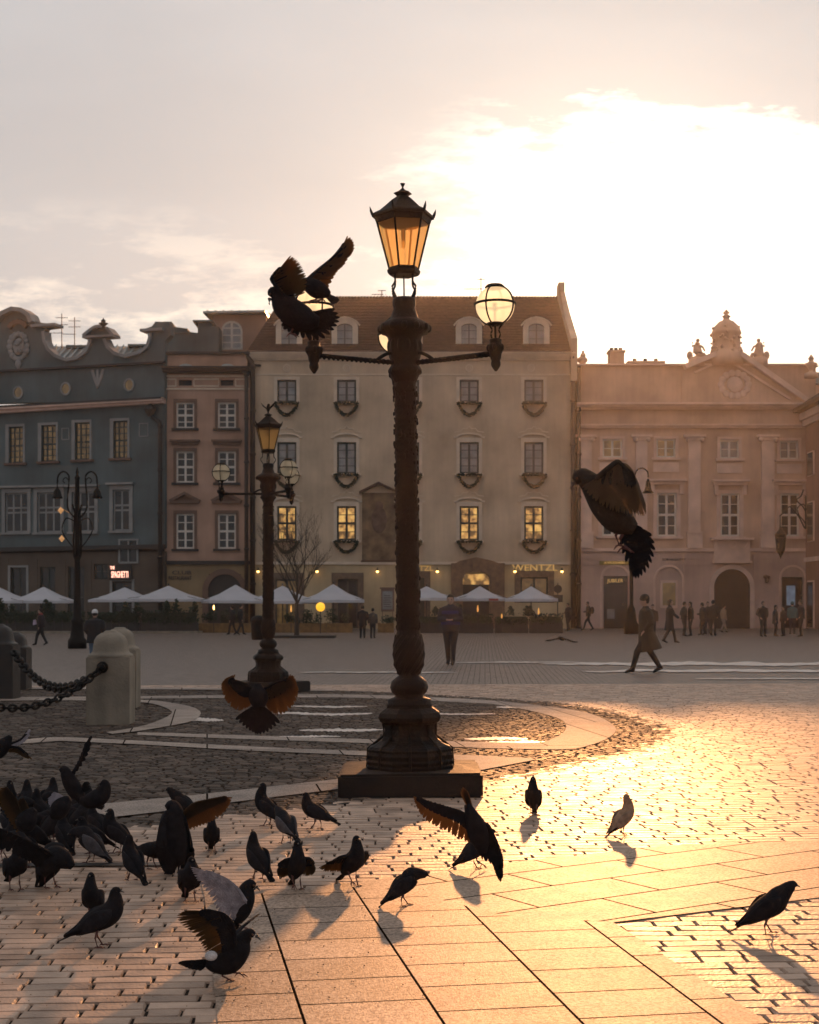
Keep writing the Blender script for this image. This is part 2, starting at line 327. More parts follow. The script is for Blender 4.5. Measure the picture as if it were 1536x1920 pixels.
for a_ in wet_glint:
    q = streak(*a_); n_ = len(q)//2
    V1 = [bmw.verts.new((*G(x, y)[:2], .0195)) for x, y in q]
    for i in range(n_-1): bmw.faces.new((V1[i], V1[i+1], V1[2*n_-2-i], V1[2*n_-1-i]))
struct('water_glints', bmw, M['wet_glint'])
def okc(X, Y): return inpoly(X, Y, oc) and not any(inpoly(X, Y, q) for q in bw)
setts('cobblestones', M['cobble'], .135, .105, R(-6), okc, (-11, 9), (6, 28), .015, .006, .028, .015)
sheet('drain', [(-300, 1640), (0, 1632), (330, 1630), (330, 1624), (0, 1626), (-300, 1632)], M['stoned'], .024)
# ---------------------------------------------------------------- street lamps
SC = .00433
def zz(py): return (1484-py)*SC
def lamp(name, label, cat_, loc, rz, lean, bird):
    t = thing(name, label, cat_, loc, 0, 'street lamps of the square'); t.rotation_euler = (0, lean, rz)
    bm = BM(); box(bm, -.565, .565, -.5, .5, 0, .20, .02); obj('plinth', bm, M['plinth'], t)
    def pr(L): return [(h*SC, zz(y)) for h, y in L]
    bm = BM(); lathe(bm, pr([(85, 1440), (87, 1433), (84, 1430), (87, 1424), (84, 1420), (86, 1412), (83, 1406), (84, 1402), (80, 1397), (68, 1392), (57, 1386), (52, 1378), (50, 1366), (52, 1356), (60, 1350), (63, 1343), (60, 1335), (50, 1328), (46, 1326), (45, 1322)]), 8, ph=R(22.5))
    for k in range(8):
        a = R(45*k+45); c_, s_ = math.cos(a), math.sin(a)
        loft(bm, [(c_*84*SC*.96, s_*84*SC*.96, zz(1436)), (c_*82*SC*.96, s_*82*SC*.96, zz(1402)), (c_*50*SC*.97, s_*50*SC*.97, zz(1378)), (c_*51*SC*.97, s_*51*SC*.97, zz(1356))], .012, 6)
    obj('base', bm, M['iron'], t)
    bm = BM(); lathe(bm, pr([(44, 1322), (41, 1318), (41, 1311), (30, 1307), (26, 1304), (33, 1297), (36, 1288), (33, 1277), (25, 1270), (19, 1266), (22, 1258), (27, 1246), (29, 1228), (29, 1212), (26, 1198), (23, 1188), (21.5, 1180)]), 32)
    for k in range(14):
        a = 2*math.pi*k/14
        loft(bm, [(math.cos(a+u*.5)*r_*SC, math.sin(a+u*.5)*r_*SC, zz(y)) for u, (r_, y) in enumerate(((20, 1263), (27, 1246), (29, 1226), (28, 1208), (24, 1190)))], .010, 5)
    obj('collar', bm, M['iron'], t, True)
    bm = BM(); prof = []
    nseg = 110
    for i in range(nseg+1):
        y = 1182-(1182-716)*i/nseg; h = 22.2-2.2*i/nseg; prof.append((h+.5*math.sin(i*1.9)+.4*math.sin(i*.83), y))
    lathe(bm, pr(prof), 28, wob=.035)
    for q in range(4):          # raised vine winding up the shaft
        loft(bm, [(math.cos(R(90*q)+i*.16)*(22.0-2.2*i/120)*SC, math.sin(R(90*q)+i*.16)*(22.3-2.2*i/120)*SC, zz(1180-455*i/120)) for i in range(121)], .0045, 5)
    for i in range(420):
        a = rnd.random()*6.28; y = rnd.uniform(725, 1180); h = 22*SC; ball(bm, (math.cos(a)*h, math.sin(a)*h, zz(y)), rnd.uniform(.006, .012), 6, (1, 1, 1.8))
    obj('shaft', bm, M['iron2'], t, True)
    bm = BM(); lathe(bm, pr([(20, 718), (24, 709), (27, 703), (31, 699), (32, 693), (29, 688), (26, 684), (27, 676), (30, 668), (31, 655), (30, 640), (33, 630), (42, 624), (48, 619), (47, 612), (41, 605), (33, 601), (26, 596), (23, 586), (20, 578), (22, 572), (22, 562), (19, 558)]), 24)
    for k in range(12):
        a = R(30*k); r_ = 45*SC; ball(bm, (math.cos(a)*r_, math.sin(a)*r_, zz(616)), .028, 8, (1, 1, 1.2))
        ball(bm, (math.cos(a+.2)*.125, math.sin(a+.2)*.125, zz(650)), .022, 8, (1, 1, 2.6)); ball(bm, (math.cos(a+.2)*.118, math.sin(a+.2)*.118, zz(696)), .024, 8)
        ball(bm, (math.cos(a)*.088, math.sin(a)*.088, zz(592)), .018, 8, (1, 1, 2))
    obj('capital', bm, M['iron'], t, True)
    # lantern
    bm = BM()
    for k in range(4):
        a = R(45+90*k); c_, s_ = math.cos(a), math.sin(a)
        P_ = [(24, 512), (23, 522), (24, 532), (31, 541), (27, 550), (21, 559)]
        q = cat([(c_*h*SC, s_*h*SC, zz(y)) for h, y in P_], 16); loft(bm, q, .0085, 6)
    loft(bm, [(0, 0, zz(512)), (0, 0, zz(560))], .007, 6)
    obj('lantern_bracket', bm, M['iron'], t, True)
    L = thing('lantern', None, None); L.parent = t
    HN = 6; PH = R(12)
    def hexp(h, y): return [(math.cos(PH+2*math.pi*k/HN)*h*SC, math.sin(PH+2*math.pi*k/HN)*h*SC, zz(y)) for k in range(HN)]
    bm = BM(); lathe(bm, pr([(60, 408), (60, 403), (54, 399), (44, 394), (31, 383), (21, 374), (12, 368), (11, 366), (18, 362), (15, 360), (8, 357), (3, 353), (1.6, 351), (2, 349), (5, 343), (1, 342)]), HN, ph=PH)
    for p in hexp(58, 404): loft(bm, [p, (p[0]*1.05, p[1]*1.05, p[2]+.03), (p[0]*1.09, p[1]*1.09, p[2]+.065)], [.014, .011, .002], 5)
    obj('lantern_roof', bm, M['iron2'], L)
    bm = BM(); a_ = hexp(52, 410); b_ = hexp(28, 503)
    for k in range(HN): loft(bm, [a_[k], b_[k]], .0085, 6)
    for r_ in (a_, b_):
        for k in range(HN): loft(bm, [r_[k], r_[(k+1) % HN]], .009, 6)
    lathe(bm, pr([(27, 516), (31, 512), (32, 507), (29, 503)]), HN, ph=PH); lathe(bm, pr([(52, 418), (55, 409), (52, 405)]), HN, ph=PH)
    lathe(bm, pr([(4, 430), (5, 418), (3, 405)]), 10); lathe(bm, pr([(3, 450), (4, 440), (3.5, 430)]), 10)
    obj('lantern_frame', bm, M['iron'], L)
    bm = BM(); a_ = hexp(50, 412); b_ = hexp(27, 503)
    for k in range(HN):
        bm.faces.new([bm.verts.new(p) for p in (a_[k], a_[(k+1) % HN], b_[(k+1) % HN], b_[k])])
    obj('glass', bm, M['amber'], L)
    bm = BM(); ball(bm, (0, 0, zz(452)), .03, 10, (.6, .6, 2)); obj('bulb', bm, M['opal'], L, True)
    if bird:
        bm = BM(); ball(bm, (0, 0, zz(335)), .05, 10, (.7, .7, 1.3)); ball(bm, (.01, 0, zz(322)), .028, 8)
        for s_ in (-1, 1): loft(bm, [(s_*.02, 0, zz(338)), (s_*.09, 0, zz(326)), (s_*.15, 0, zz(312))], [(.03, .01), (.04, .008), (.005, .004)], 6)
        loft(bm, [(0, 0, zz(352)), (0, 0, zz(340))], .015, 6)
        obj('eagle_finial', bm, M['iron'], t, True)
    # three arms with globes
    AL = 190*SC
    for a in (R(-30), R(210), R(95)):
        c_, s_ = math.cos(a), math.sin(a); A = thing('arm', None, None); A.parent = t; A.rotation_euler = (0, 0, a)
        bm = BM(); P_ = [(.10, 0, zz(681)), (AL*.5, 0, zz(680)), (AL-.04, 0, zz(679))]
        loft(bm, cat(P_, 8), .017, 8)
        for q in range(2): loft(bm, [(.1+(AL-.14)*i/70, math.cos(i*.75+q*math.pi)*.016, zz(681)+math.sin(i*.75+q*math.pi)*.016) for i in range(71)], .0085, 5)
        loft(bm, cat([(.10, 0, zz(664)), (.16, 0, zz(665)), (.22, 0, zz(672)), (.26, 0, zz(679))], 10), .016, 6)
        obj('rod', bm, M['iron'], A, True)
        bm = BM(); lathe(bm, [(h*SC*.97, zz(y)) for h, y in ((2, 713), (7, 706), (9, 702), (9, 697), (8, 694), (10, 690), (11, 682), (15, 674), (16, 668), (12, 664), (11, 660), (12, 656), (9, 654))], 14, AL, 0)
        for k in range(5): ball(bm, (AL+math.cos(k*1.256)*.055, math.sin(k*1.256)*.055, zz(671)), .02, 8, (1, 1, 1.5))
        obj('pendant', bm, M['iron'], A, True)
        bm = BM(); zc = zz(594); rg = .152
        for k in range(3):
            b_ = 2.09*k; q = [(AL+math.cos(b_)*r_, math.sin(b_)*r_, z_) for r_, z_ in ((.03, zz(655)), (.042, zz(647)), (.03, zz(638)), (.05, zz(632)), (.06, zc-rg*.93))]
            loft(bm, cat(q, 10), .008, 5)
        loft(bm, [(AL, 0, zz(655)), (AL, 0, zc-.03)], .009, 6); loft(bm, [(AL, 0, zc-.04), (AL, 0, zc+.02)], .02, 8)
        for nrm in (0, 1, 2):
            q = []
            for i in range(33):
                u = 2*math.pi*i/32; cu, su = math.cos(u)*(rg+.006), math.sin(u)*(rg+.006)
                q.append((AL+cu, su, zc+.012) if nrm == 0 else ((AL+cu, 0, zc+su) if nrm == 1 else (AL, cu, zc+su)))
            loft(bm, q, .007 if nrm else .010, 6, cap=False)
        lathe(bm, [(.062, zc-rg-.005), (.07, zc-rg+.012), (.06, zc-rg+.02)], 16, AL, 0); lathe(bm, [(.075, zc+rg-.018), (.08, zc+rg-.006), (.06, zc+rg+.012), (.02, zc+rg+.014)], 16, AL, 0)
        obj('globe_frame', bm, M['iron'], A, True)
        bm = BM(); ball(bm, (AL, 0, zc), rg, 28); obj('globe', bm, M['opal'] if bird else M['opal_lit'], A, True)
    return t
lamp('street_lamp', 'tall black iron street lamp nearest the camera, amber lantern on top and three glass globes', 'street lamp', GP(770, 11.7), 0, R(-.75), False)
lamp('street_lamp', 'second street lamp further back on the left, with a bird finial on its lantern', 'street lamp', GP(503, 25.2), R(-30), R(.0), True)
# ---------------------------------------------------------------- buildings
def plaster(n, c, **k): return mat(n, c, .85, .20, .35, .3, 8, streak=.07, spec=.2, **k)
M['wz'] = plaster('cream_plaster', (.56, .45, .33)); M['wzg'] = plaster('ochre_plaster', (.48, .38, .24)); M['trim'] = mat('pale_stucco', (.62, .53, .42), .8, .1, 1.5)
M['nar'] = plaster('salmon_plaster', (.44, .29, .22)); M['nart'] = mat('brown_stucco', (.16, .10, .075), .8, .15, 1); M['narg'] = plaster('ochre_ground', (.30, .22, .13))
M['grn'] = plaster('grey_green_plaster', (.115, .148, .155)); M['grnt'] = mat('greyish_stucco', (.26, .265, .26), .8, .15, 1); M['grng'] = plaster('brown_ashlar', (.13, .105, .085))
M['pnk'] = plaster('pink_plaster', (.60, .41, .31)); M['pnkt'] = mat('pale_pink_stucco', (.68, .50, .42), .8, .12, 1); M['pnkg'] = plaster('pink_rustication', (.58, .42, .36))
M['tiles'] = mat('clay_tiles', (.085, .05, .04), .8, .25, 3, .6, 12, spec=.2); M['tin'] = mat('tin_roof', (.30, .33, .32), .35, .2, 1); M['dark'] = mat('dark_trim', (.03, .028, .026), .6, .2, 2)
M['wfr'] = mat('white_window_frame', (.62, .58, .52), .5, .05); M['dfr'] = mat('dark_window_frame', (.025, .032, .026), .5, .1)
M['glass'] = mat('window_glass', (.02, .023, .025), .06, .3, 1, spec=.5); M['paleg'] = mat('curtained_glass', (.20, .21, .21), .12, .2, 1.5, spec=.9)
M['lit'] = None
def litmat(name, c, s):
    global nt
    m = mat(name, (.2, .12, .04), .15, .2, 3, spec=.8); nt = m.node_tree; p = nt.nodes['Principled BSDF']
    t = N('ShaderNodeTexCoord'); n_ = N('ShaderNodeTexNoise'); n_.inputs['Scale'].default_value = 2.2; n_.inputs['Detail'].default_value = 5; LK(t.outputs['Object'], n_.inputs['Vector'])
    LK(RAMP(n_.outputs[0], [(.40, tuple(x*.12 for x in c)), (.5, tuple(x*.8 for x in c)), (.60, tuple(min(1, x*1.4) for x in c))]), p.inputs['Emission Color']); p.inputs['Emission Strength'].default_value = s; return m
M['lit'] = litmat('lamp_lit_room', (.85, .42, .11), .6); M['dim'] = litmat('dim_lit_room', (.5, .3, .1), .06); M['bulb'] = mat('glowing_bulb', (.9, .6, .3), .4, 0, emit=(1, .55, .16), estr=5)
M['neon'] = mat('neon_letters', (.9, .6, .5), .4, 0, emit=(1, .50, .36), estr=1.5); M['gold'] = mat('glowing_gilt_letters', (.55, .36, .10), .35, .1, emit=(.9, .55, .2), estr=.3)  # gilt letters carry added emission to brighten them, no lamp there
M['garl'] = mat('pine_garland', (.02, .028, .016), .9, .4, 30); M['white'] = mat('white_canvas', (.62, .62, .66), .8, .06, 1, trans=(.6, .6, .62), tmix=.25)
D0 = 100.0
class Fr:                                  # a facade plane: u to the right, v up, y in depth (negative = towards the square)
    def __init__(s, px, d, rz=0): s.o = GP(px, d); s.a = rz; s.c, s.s = math.cos(rz), math.sin(rz)
    def uv(s, px, py):
        k = (px-HX)/FPX    # ray x = k*y ; point o + u*(c,s)
        u = (k*s.o.y-s.o.x)/(s.c-k*s.s); Y = s.o.y+u*s.s
        return u, CH+(HY-py)/FPX*Y
    def r(s, x0, y0, x1, y1):               # pixel rect -> u0,u1,v0,v1
        a = s.uv(x0, y1); b = s.uv(x1, y0); v0 = s.uv((x0+x1)/2, y1)[1]; v1 = s.uv((x0+x1)/2, y0)[1]
        return a[0], b[0], max(v0, 0), v1
    def P(s, L): return [s.uv(x, y) for x, y in L]
def prect(bm, F, x0, y0, x1, y1, ya, yb):
    u0, u1, v0, v1 = F.r(x0, y0, x1, y1); box(bm, u0, u1, ya, yb, v0, v1)
def wall(F, rect, holes, m, parent, name='wall', depth=.35, label=None):
    u0, u1, v0, v1 = F.r(*rect); H = [F.r(*h) for h in holes]
    H = [h for h in H]
    us = sorted({u0, u1, *[x for h in H for x in h[:2]]}); vs2 = sorted({v0, v1, *[x for h in H for x in h[2:]]}); bm = BM()
    us = [x for x in us if u0-1e-6 <= x <= u1+1e-6]; vs2 = [x for x in vs2 if v0-1e-6 <= x <= v1+1e-6]
    for a, b in zip(us, us[1:]):
        for c, d in zip(vs2, vs2[1:]):
            mu, mv = (a+b)/2, (c+d)/2
            if any(h[0] < mu < h[1] and h[2] < mv < h[3] for h in H): continue
            bm.faces.new([bm.verts.new(p) for p in ((a, 0, c), (b, 0, c), (b, 0, d), (a, 0, d))])
    for h in H:
        a, b, c, d = h
        for q in (((a, 0, c), (a, depth, c), (a, depth, d), (a, 0, d)), ((b, 0, c), (b, 0, d), (b, depth, d), (b, depth, c)), ((a, 0, d), (a, depth, d), (b, depth, d), (b, 0, d)), ((a, 0, c), (b, 0, c), (b, depth, c), (a, depth, c))):
            bm.faces.new([bm.verts.new(p) for p in q])
    for q in (((u0, 0, v0), (u0, 0, v1), (u0, depth, v1), (u0, depth, v0)), ((u1, 0, v0), (u1, depth, v0), (u1, depth, v1), (u1, 0, v1)), ((u0, 0, v1), (u1, 0, v1), (u1, depth, v1), (u0, depth, v1))):
        bm.faces.new([bm.verts.new(p) for p in q])
    return obj(name, bm, m, parent, label=label)
def window(F, x0, y0, x1, y1, parent, fm, gm, cols=2, rows=3, thick=.07, yb=.16, arch=False, transom=None, sur=None, sm=None, sill=None, sillm=None, y=0, label=None, bars=.03):
    u0, u1, v0, v1 = F.r(x0, y0, x1, y1); bm = BM(); t = thick
    ya, yc = y+yb-.04, y+yb+.04
    if arch:
        r_ = (u1-u0)/2; cx = (u0+u1)/2; vc = v1-r_
        pts = [(u0+t/2, v0), (u0+t/2, vc)]+[(cx-(r_-t/2)*math.cos(math.pi*k/12), vc+(r_-t/2)*math.sin(math.pi*k/12)) for k in range(13)]+[(u1-t/2, vc), (u1-t/2, v0)]
        ribbon(bm, pts, t, ya, yc); box(bm, u0+t, u1-t, ya, yc, v0, v0+t)
    else:
        box(bm, u0, u0+t, ya, yc, v0, v1); box(bm, u1-t, u1, ya, yc, v0, v1); box(bm, u0+t, u1-t, ya, yc, v1-t, v1); box(bm, u0+t, u1-t, ya, yc, v0, v0+t)
    if transom is not None:
        vt = v0+(v1-v0)*transom; box(bm, u0+t, u1-t, ya-.01, yc, vt-t*.6, vt+t*.6)
    for c in range(1, cols):
        u = u0+(u1-u0)*c/cols; k = t*.6 if (cols == 2 or c == cols//2) else bars/2; box(bm, u-k, u+k, ya+.012, yc+.003, v0+t, v1-t*1.1)
    if cols == 2 and bars:
        for c in (.25, .75):
            pass
    for r_i in range(1, rows):
        v_ = v0+(v1-v0)*r_i/rows
        if transom is not None and abs(r_i/rows-transom) < .08: continue
        box(bm, u0+t, u1-t, ya+.022, yc-.005, v_-bars/2, v_+bars/2)
    w_ = obj('window', bm, fm, parent, label=label)
    bm = BM()
    if arch:
        r_ = (u1-u0)/2; cx = (u0+u1)/2; vc = v1-r_
        prism(bm, [(u0+.02, v0), (u1-.02, v0), (u1-.02, vc)]+[(cx+(r_-.02)*math.cos(math.pi*k/12), vc+(r_-.02)*math.sin(math.pi*k/12)) for k in range(1, 12)]+[(u0+.02, vc)], y+yb, y+yb+.02)
    else: box(bm, u0+.01, u1-.01, y+yb, y+yb+.02, v0+.01, v1-.01)
    obj('pane', bm, gm, w_)
    if sur:
        bm = BM(); L_, T_, R_, B_ = [s_*F.o.y/FPX for s_ in sur]
        box(bm, u0-L_, u0, y-.07, y+.02, v0-B_, v1+T_); box(bm, u1, u1+R_, y-.07, y+.02, v0-B_, v1+T_)
        if T_ > 0: box(bm, u0, u1, y-.065, y+.02, v1, v1+T_)
        if B_ > 0: box(bm, u0, u1, y-.065, y+.02, v0-B_, v0)
        obj('surround', bm, sm, w_)
    if sill:
        k = sill*F.o.y/FPX; bm = BM(); box(bm, u0-k, u1+k, y-.22, y+.05, v0-.16, v0-.003); obj('sill', bm, sillm, w_)
    return w_
def mass(F, rect, parent, m, back=14, ya=.42, name='wing_mass'):
    u0, u1, v0, v1 = F.r(*rect); bm = BM(); box(bm, u0+.02, u1-.02, ya, back, 0, v1-.02); return obj(name, bm, m, parent)
GY = 1178.5
# ---- big cream house
F = Fr(774, D0); b = thing('town_house', 'wide cream four storey house with a red tiled roof and arched dormers', 'building', F.o)
cx_ = [538, 650, 768, 880, 1001]
rows_ = [(712, 754), (829, 888), (949, 1013)]
holes = [(c-18, t_, c+18, b_) for c in cx_ for t_, b_ in rows_]
wall(F, (471, 668, 1077, 1054), holes, M['wz'], b)
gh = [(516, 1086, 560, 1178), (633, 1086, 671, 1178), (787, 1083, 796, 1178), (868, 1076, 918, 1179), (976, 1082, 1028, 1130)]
wall(F, (471, 1058, 1077, 1179), gh, M['wzg'], b, label='ochre ground floor wall')
mass(F, (471, 669, 1077, 1179), b, M['dark'])
bm = BM(); prect(bm, F, 470, 1053.5, 1078, 1058.5, -.12, .3); obj('string_course', bm, M['trim'], b); bm = BM(); prect(bm, F, 470, 701, 1078, 703.5, -.05, .1); obj('string_course', bm, M['trim'], b); bm = BM()
for i, (ya, yb, o_) in enumerate(((662, 665, .55), (665, 669, .42), (669, 673, .28), (673, 676, .16))): prect(bm, F, 469, ya, 1079, yb, -o_, .35)
obj('cornice', bm, M['trim'], b)
for c in (538, 650, 768, 880, 996):
    bm = BM(); u, v_ = F.uv(c, 690); ribbon(bm, [(u+.23*math.cos(k*.524), v_+.23*math.sin(k*.524)) for k in range(13)], .09, -.07, .01)
    for k in range(6): box(bm, u+.1*math.cos(k*1.05)-.035, u+.1*math.cos(k*1.05)+.035, -.05, .01, v_+.1*math.sin(k*1.05)-.035, v_+.1*math.sin(k*1.05)+.035)
    obj('rosette', bm, M['trim'], b)
def hood(F, c, y, hw, parent, m, h=.25):
    bm = BM(); u, v_ = F.uv(c, y); k = hw*F.o.y/FPX
    pts = [(u-k, v_-.02), (u-k*.8, v_+.0)]+[(u+k*.8*math.sin(a_*.26), v_+h*math.cos(a_*.26)) for a_ in range(-5, 6)]+[(u+k*.8, v_), (u+k, v_-.02)]
    ribbon(bm, pts, .11, -.16, .01)
    pts = [(u-k*.95, v_+.35), (u-k*.55, v_+.42), (u-k*.4, v_+.62), (u-k*.15, v_+.6), (u, v_+.78), (u+k*.15, v_+.6), (u+k*.4, v_+.62), (u+k*.55, v_+.42), (u+k*.95, v_+.35)]
    ribbon(bm, pts, .06, -.06, .01); return obj('window_hood', bm, m, parent)
for i, c in enumerate(cx_):
    for j, (t_, b_) in enumerate(rows_):
        gm = M['lit'] if j == 2 else M['paleg']
        window(F, c-18, t_, c+18, b_, b, M['dfr'], gm, 2, (3, 4, 4)[j], .13, transom=.5 if j == 2 else None, sur=(6, (5, 8, 8)[j], 6, 5 if j else 3), sm=M['trim'], sill=(2 if j == 0 else 9), sillm=M['trim' if j else 'wz'], bars=.05)
        if j: hood(F, c, t_-9, 29, b, M['trim'])
# garlands hanging below the windows
G_ROW = ['top floor', 'second floor', 'lit first floor']; G_COL = ['leftmost window', 'second window', 'middle window', 'fourth window', 'rightmost window']
def garland(u0, u1, v0, drop, dense, y):
    bm = BM(); r2 = random.Random(int(u0*100)); n = 60
    for i in range(n+1):
        t_ = i/n; u = u0+(u1-u0)*t_; v_ = v0-drop*math.sin(math.pi*t_)**.75
        for k in range(5):
            a = r2.random()*6.28; l_ = r2.uniform(.09, .17); p = Vector((u, y, v_)); blade(bm, p, p+Vector((math.cos(a)*l_, r2.uniform(-.1, .02), math.sin(a)*l_)), .07, (0, 1, 0), .01)
    for i in range(26):
        u = u0+(u1-u0)*i/25; p = Vector((u, y-.02, v0+.02))
        for k in range(4):
            a = r2.random()*6.28; blade(bm, p, p+Vector((math.cos(a)*.13, -.05, math.sin(a)*.11)), .07, (0, 1, 0), .01)
    return bm
for j, (t_, b_) in enumerate(rows_):
    for i, c in enumerate(cx_):
        u0, u1, v0, _ = F.r(c-21, t_, c+21, b_)
        o = obj('pine_garland', garland(u0, u1, v0-.12, .82 if j < 2 else .72, 1, -.3), M['garl']); o.location = F.o
        tag(o, 'pine garland under the %s, %s of the cream house' % (G_COL[i], G_ROW[j]), 'garland', 'pine garlands below the windows')
# roof with dormers
def mesh_from(V, Fc): 
    bm = BM(); vs_ = [bm.verts.new(v_) for v_ in V]
    for f in Fc: bm.faces.new([vs_[i] for i in f])
    return bm
u0, v0 = F.uv(464, 662); u1, _ = F.uv(1081, 662); RD = 8.5; zr = CH+(HY-559)/FPX*(D0+RD)
ur0 = (528-HX)/FPX*(D0+RD)-F.o.x; ur1 = u1-.25
bm = mesh_from([(u0, -.6, v0), (u1-.3, -.6, v0), (ur1, RD, zr), (ur0, RD, zr), (u0, 17, v0), (u1-.3, 17, v0)], [(0, 1, 2, 3), (3, 2, 5, 4), (0, 3, 4), (1, 5, 2), (0, 4, 5, 1)]); rf = obj('roof', bm, M['tiles'], b)
bm = BM()
nr = 90
for i in range(nr): u = ur0+(ur1-ur0)*i/nr; ball(bm, (u, RD, zr+.03), .14, 6, (1, 1, 1))
for k in range(1, 34):                                  # courses of tiles
    t_ = k/34; a_ = Vector((u0, -.6, v0)).lerp(Vector((ur0, RD, zr)), t_); c_ = Vector((u1-.3, -.6, v0)).lerp(Vector((ur1, RD, zr)), t_); loft(bm, [a_+Vector((.05, -.02, .03)), c_+Vector((-.1, -.02, .03))], .035, 4)
obj('ridge_tiles', bm, M['tiles'], rf)
bm = BM()     # right party wall rising over the roof
prof = [(-.5, v0-.1), (-.7, v0+.9), (RD*.45, v0+(zr-v0)*.62), (RD-.9, zr+.3), (RD-.9, zr+1.0), (RD+.5, zr+1.0), (RD+.7, zr+.3), (17, v0), (17, v0-2), (-.5, v0-2)]
va = [bm.verts.new((u1-.45, y_, z_)) for y_, z_ in prof]; vb = [bm.verts.new((u1+.0, y_, z_)) for y_, z_ in prof]
fs = [bm.faces.new(va), bm.faces.new(vb[::-1])]
for i in range(len(prof)): bm.faces.new((va[i], vb[i], vb[(i+1) % len(prof)], va[(i+1) % len(prof)]))
bmesh.ops.triangulate(bm, faces=fs); obj('party_wall', bm, M['wz'], b)
for c in (541, 646, 768, 880, 1007):
    Fd = Fr(774, D0); dd = .55; u, v_ = Fd.uv(c, 648); hw = .93; vt = Fd.uv(c, 611)[1]
    D = thing('dormer', None, None); D.parent = b
    def archpts(r_, base, vc, sq=.62): return [(u-r_, base), (u-r_, vc)]+[(u-r_*math.cos(math.pi*k/12), vc+r_*sq*math.sin(math.pi*k/12)) for k in range(13)]+[(u+r_, vc), (u+r_, base)]
    bm = BM(); prism(bm, archpts(hw-.1, v_, vt), dd+.03, dd+3.4); obj('body', bm, M['tiles'], D)
    bm = BM(); ribbon(bm, archpts(hw-.2, v_+.1, vt), .38, dd-.10, dd+.06); ribbon(bm, [(u-1.05, vt+.12), (u-.8, vt+.42), (u-.4, vt+.62), (u, vt+.68), (u+.4, vt+.62), (u+.8, vt+.42), (u+1.05, vt+.12)], .1, dd-.2, dd); obj('surround', bm, M['trim'], D)
    bm = BM(); prism(bm, archpts(.6, v_+.02, vt-.1, .55), dd-.02, dd+.02); obj('pane', bm, M['paleg'], D)
    bm = BM(); ribbon(bm, archpts(.585, v_+.04, vt-.1, .55), .08, dd-.07, dd-.03); box(bm, u-.04, u+.04, dd-.07, dd-.03, v_+.05, vt+.2)
    for k in (.33, .66): box(bm, u-.56, u+.56, dd-.06, dd-.035, v_+(vt-v_)*k*1.25-.02, v_+(vt-v_)*k*1.25+.02)
    obj('sash', bm, M['dfr'], D)
# painting under a little roof
bm = BM(); u0, u1_, v0_, v1_ = F.r(679, 924, 743, 1052); box(bm, u0, u1_, -.05, .03, v0_, v1_)
fm_ = mat('faded_wall_painting', (.17, .12, .075), .8, .45, 1.2); obj('wall_painting', bm, fm_, b)
bm = BM(); prism(bm, F.P([(674, 926), (710, 909), (748, 926), (748, 922), (710, 904), (674, 922)][::-1]), -.5, -.05); prect(bm, F, 677, 1051, 745, 1054, -.15, .0)
obj('painting_canopy', bm, M['tiles'], b)
bm = BM()
for (r_, c_, sc_) in ((.55, (711, 975), 1.7), (.3, (711, 948), 1)):
    u, v_ = F.uv(*c_); ball(bm, (u, -.05, v_), r_, 14, (1, .08, sc_))
obj('painted_figure', bm, mat('figure_paint', (.11, .075, .06), .8, .4, 2), b)
# portal
bm = BM(); prect(bm, F, 846, 1056, 868, 1179, -.18, .1); prect(bm, F, 918, 1056, 946, 1179, -.18, .1)
u, v_ = F.uv(893, 1092); prism(bm, [(u-1.75, v_-.2), (u-1.75, v_+1.2), (u-1.1, v_+1.5), (u, v_+1.75), (u+1.1, v_+1.5), (u+1.95, v_+1.2), (u+1.95, v_-.2), (u+1.05, v_-.2), (u+1.0, v_+.15), (u+.7, v_+.62), (u, v_+.85), (u-.7, v_+.62), (u-1.0, v_+.15), (u-1.05, v_-.2)], -.22, .02)
prism(bm, [(u-.2, v_+.75), (u+.2, v_+.75), (u+.3, v_+1.6), (u-.3, v_+1.6)], -.36, -.2)
obj('portal', bm, mat('brown_stone', (.17, .11, .075), .8, .25, 3), b)
bm = BM(); prect(bm, F, 868.5, 1076, 917.5, 1096, .3, .32); obj('fanlight', bm, M['lit'], b)
bm = BM(); prect(bm, F, 868.5, 1096.3, 917.5, 1178, .3, .33); obj('door', bm, M['dark'], b)
for x0, y0, x1, y1, k in ((516, 1086, 560, 1178, 'dim'), (633, 1086, 671, 1178, 'glass'), (787, 1083, 796, 1178, 'dim'), (976, 1082, 1028, 1130, 'dim')):
    window(F, x0, y0, x1, min(y1, 1178), b, M['dfr'], M[k], 2, 1, .12, sur=(11, 12, 11, 0), sm=mat('shop_frame', (.14, .1, .07), .7, .2), yb=.2)
for px_ in (485, 595, 708, 820, 965, 1053):
    t_ = thing('wall_lamp', 'small glowing wall lamp on the cream house, %s' % {485: 'leftmost of the row beside the downpipe', 595: 'second of the row, above the bare tree', 708: 'third of the row, under the wall painting', 820: 'left of the stone portal', 965: 'left of the gilt lettering', 1053: 'right of the gilt lettering'}[px_], 'wall lamp', F.o, 0, 'glowing wall lamps of the cream house')
    u, v_ = F.uv(px_, 1071); bm = BM(); loft(bm, [(u, 0, v_+.2), (u, -.3, v_+.22), (u, -.35, v_+.1)], .03, 6); lathe(bm, [(.14, v_+.02), (.05, v_+.12)], 10, u, -.35); obj('bracket', bm, M['dark'], t_)
    bm = BM(); ball(bm, (u, -.35, v_-.02), .10, 10); obj('bulb', bm, M['bulb'], t_)
for px_, py_, lit_ in ((534, 1094, 1), (650, 1096, 1)):
    pass
u, v_ = F.uv(1003, 1065); textmesh('WENTZL', .62, M['gold'], b, (u, -.06, v_), sx=1.25)
u, v_ = F.uv(809, 1066); textmesh('WENTZL', .5, M['gold'], b, (u-1.0, -.06, v_), sx=1.1)
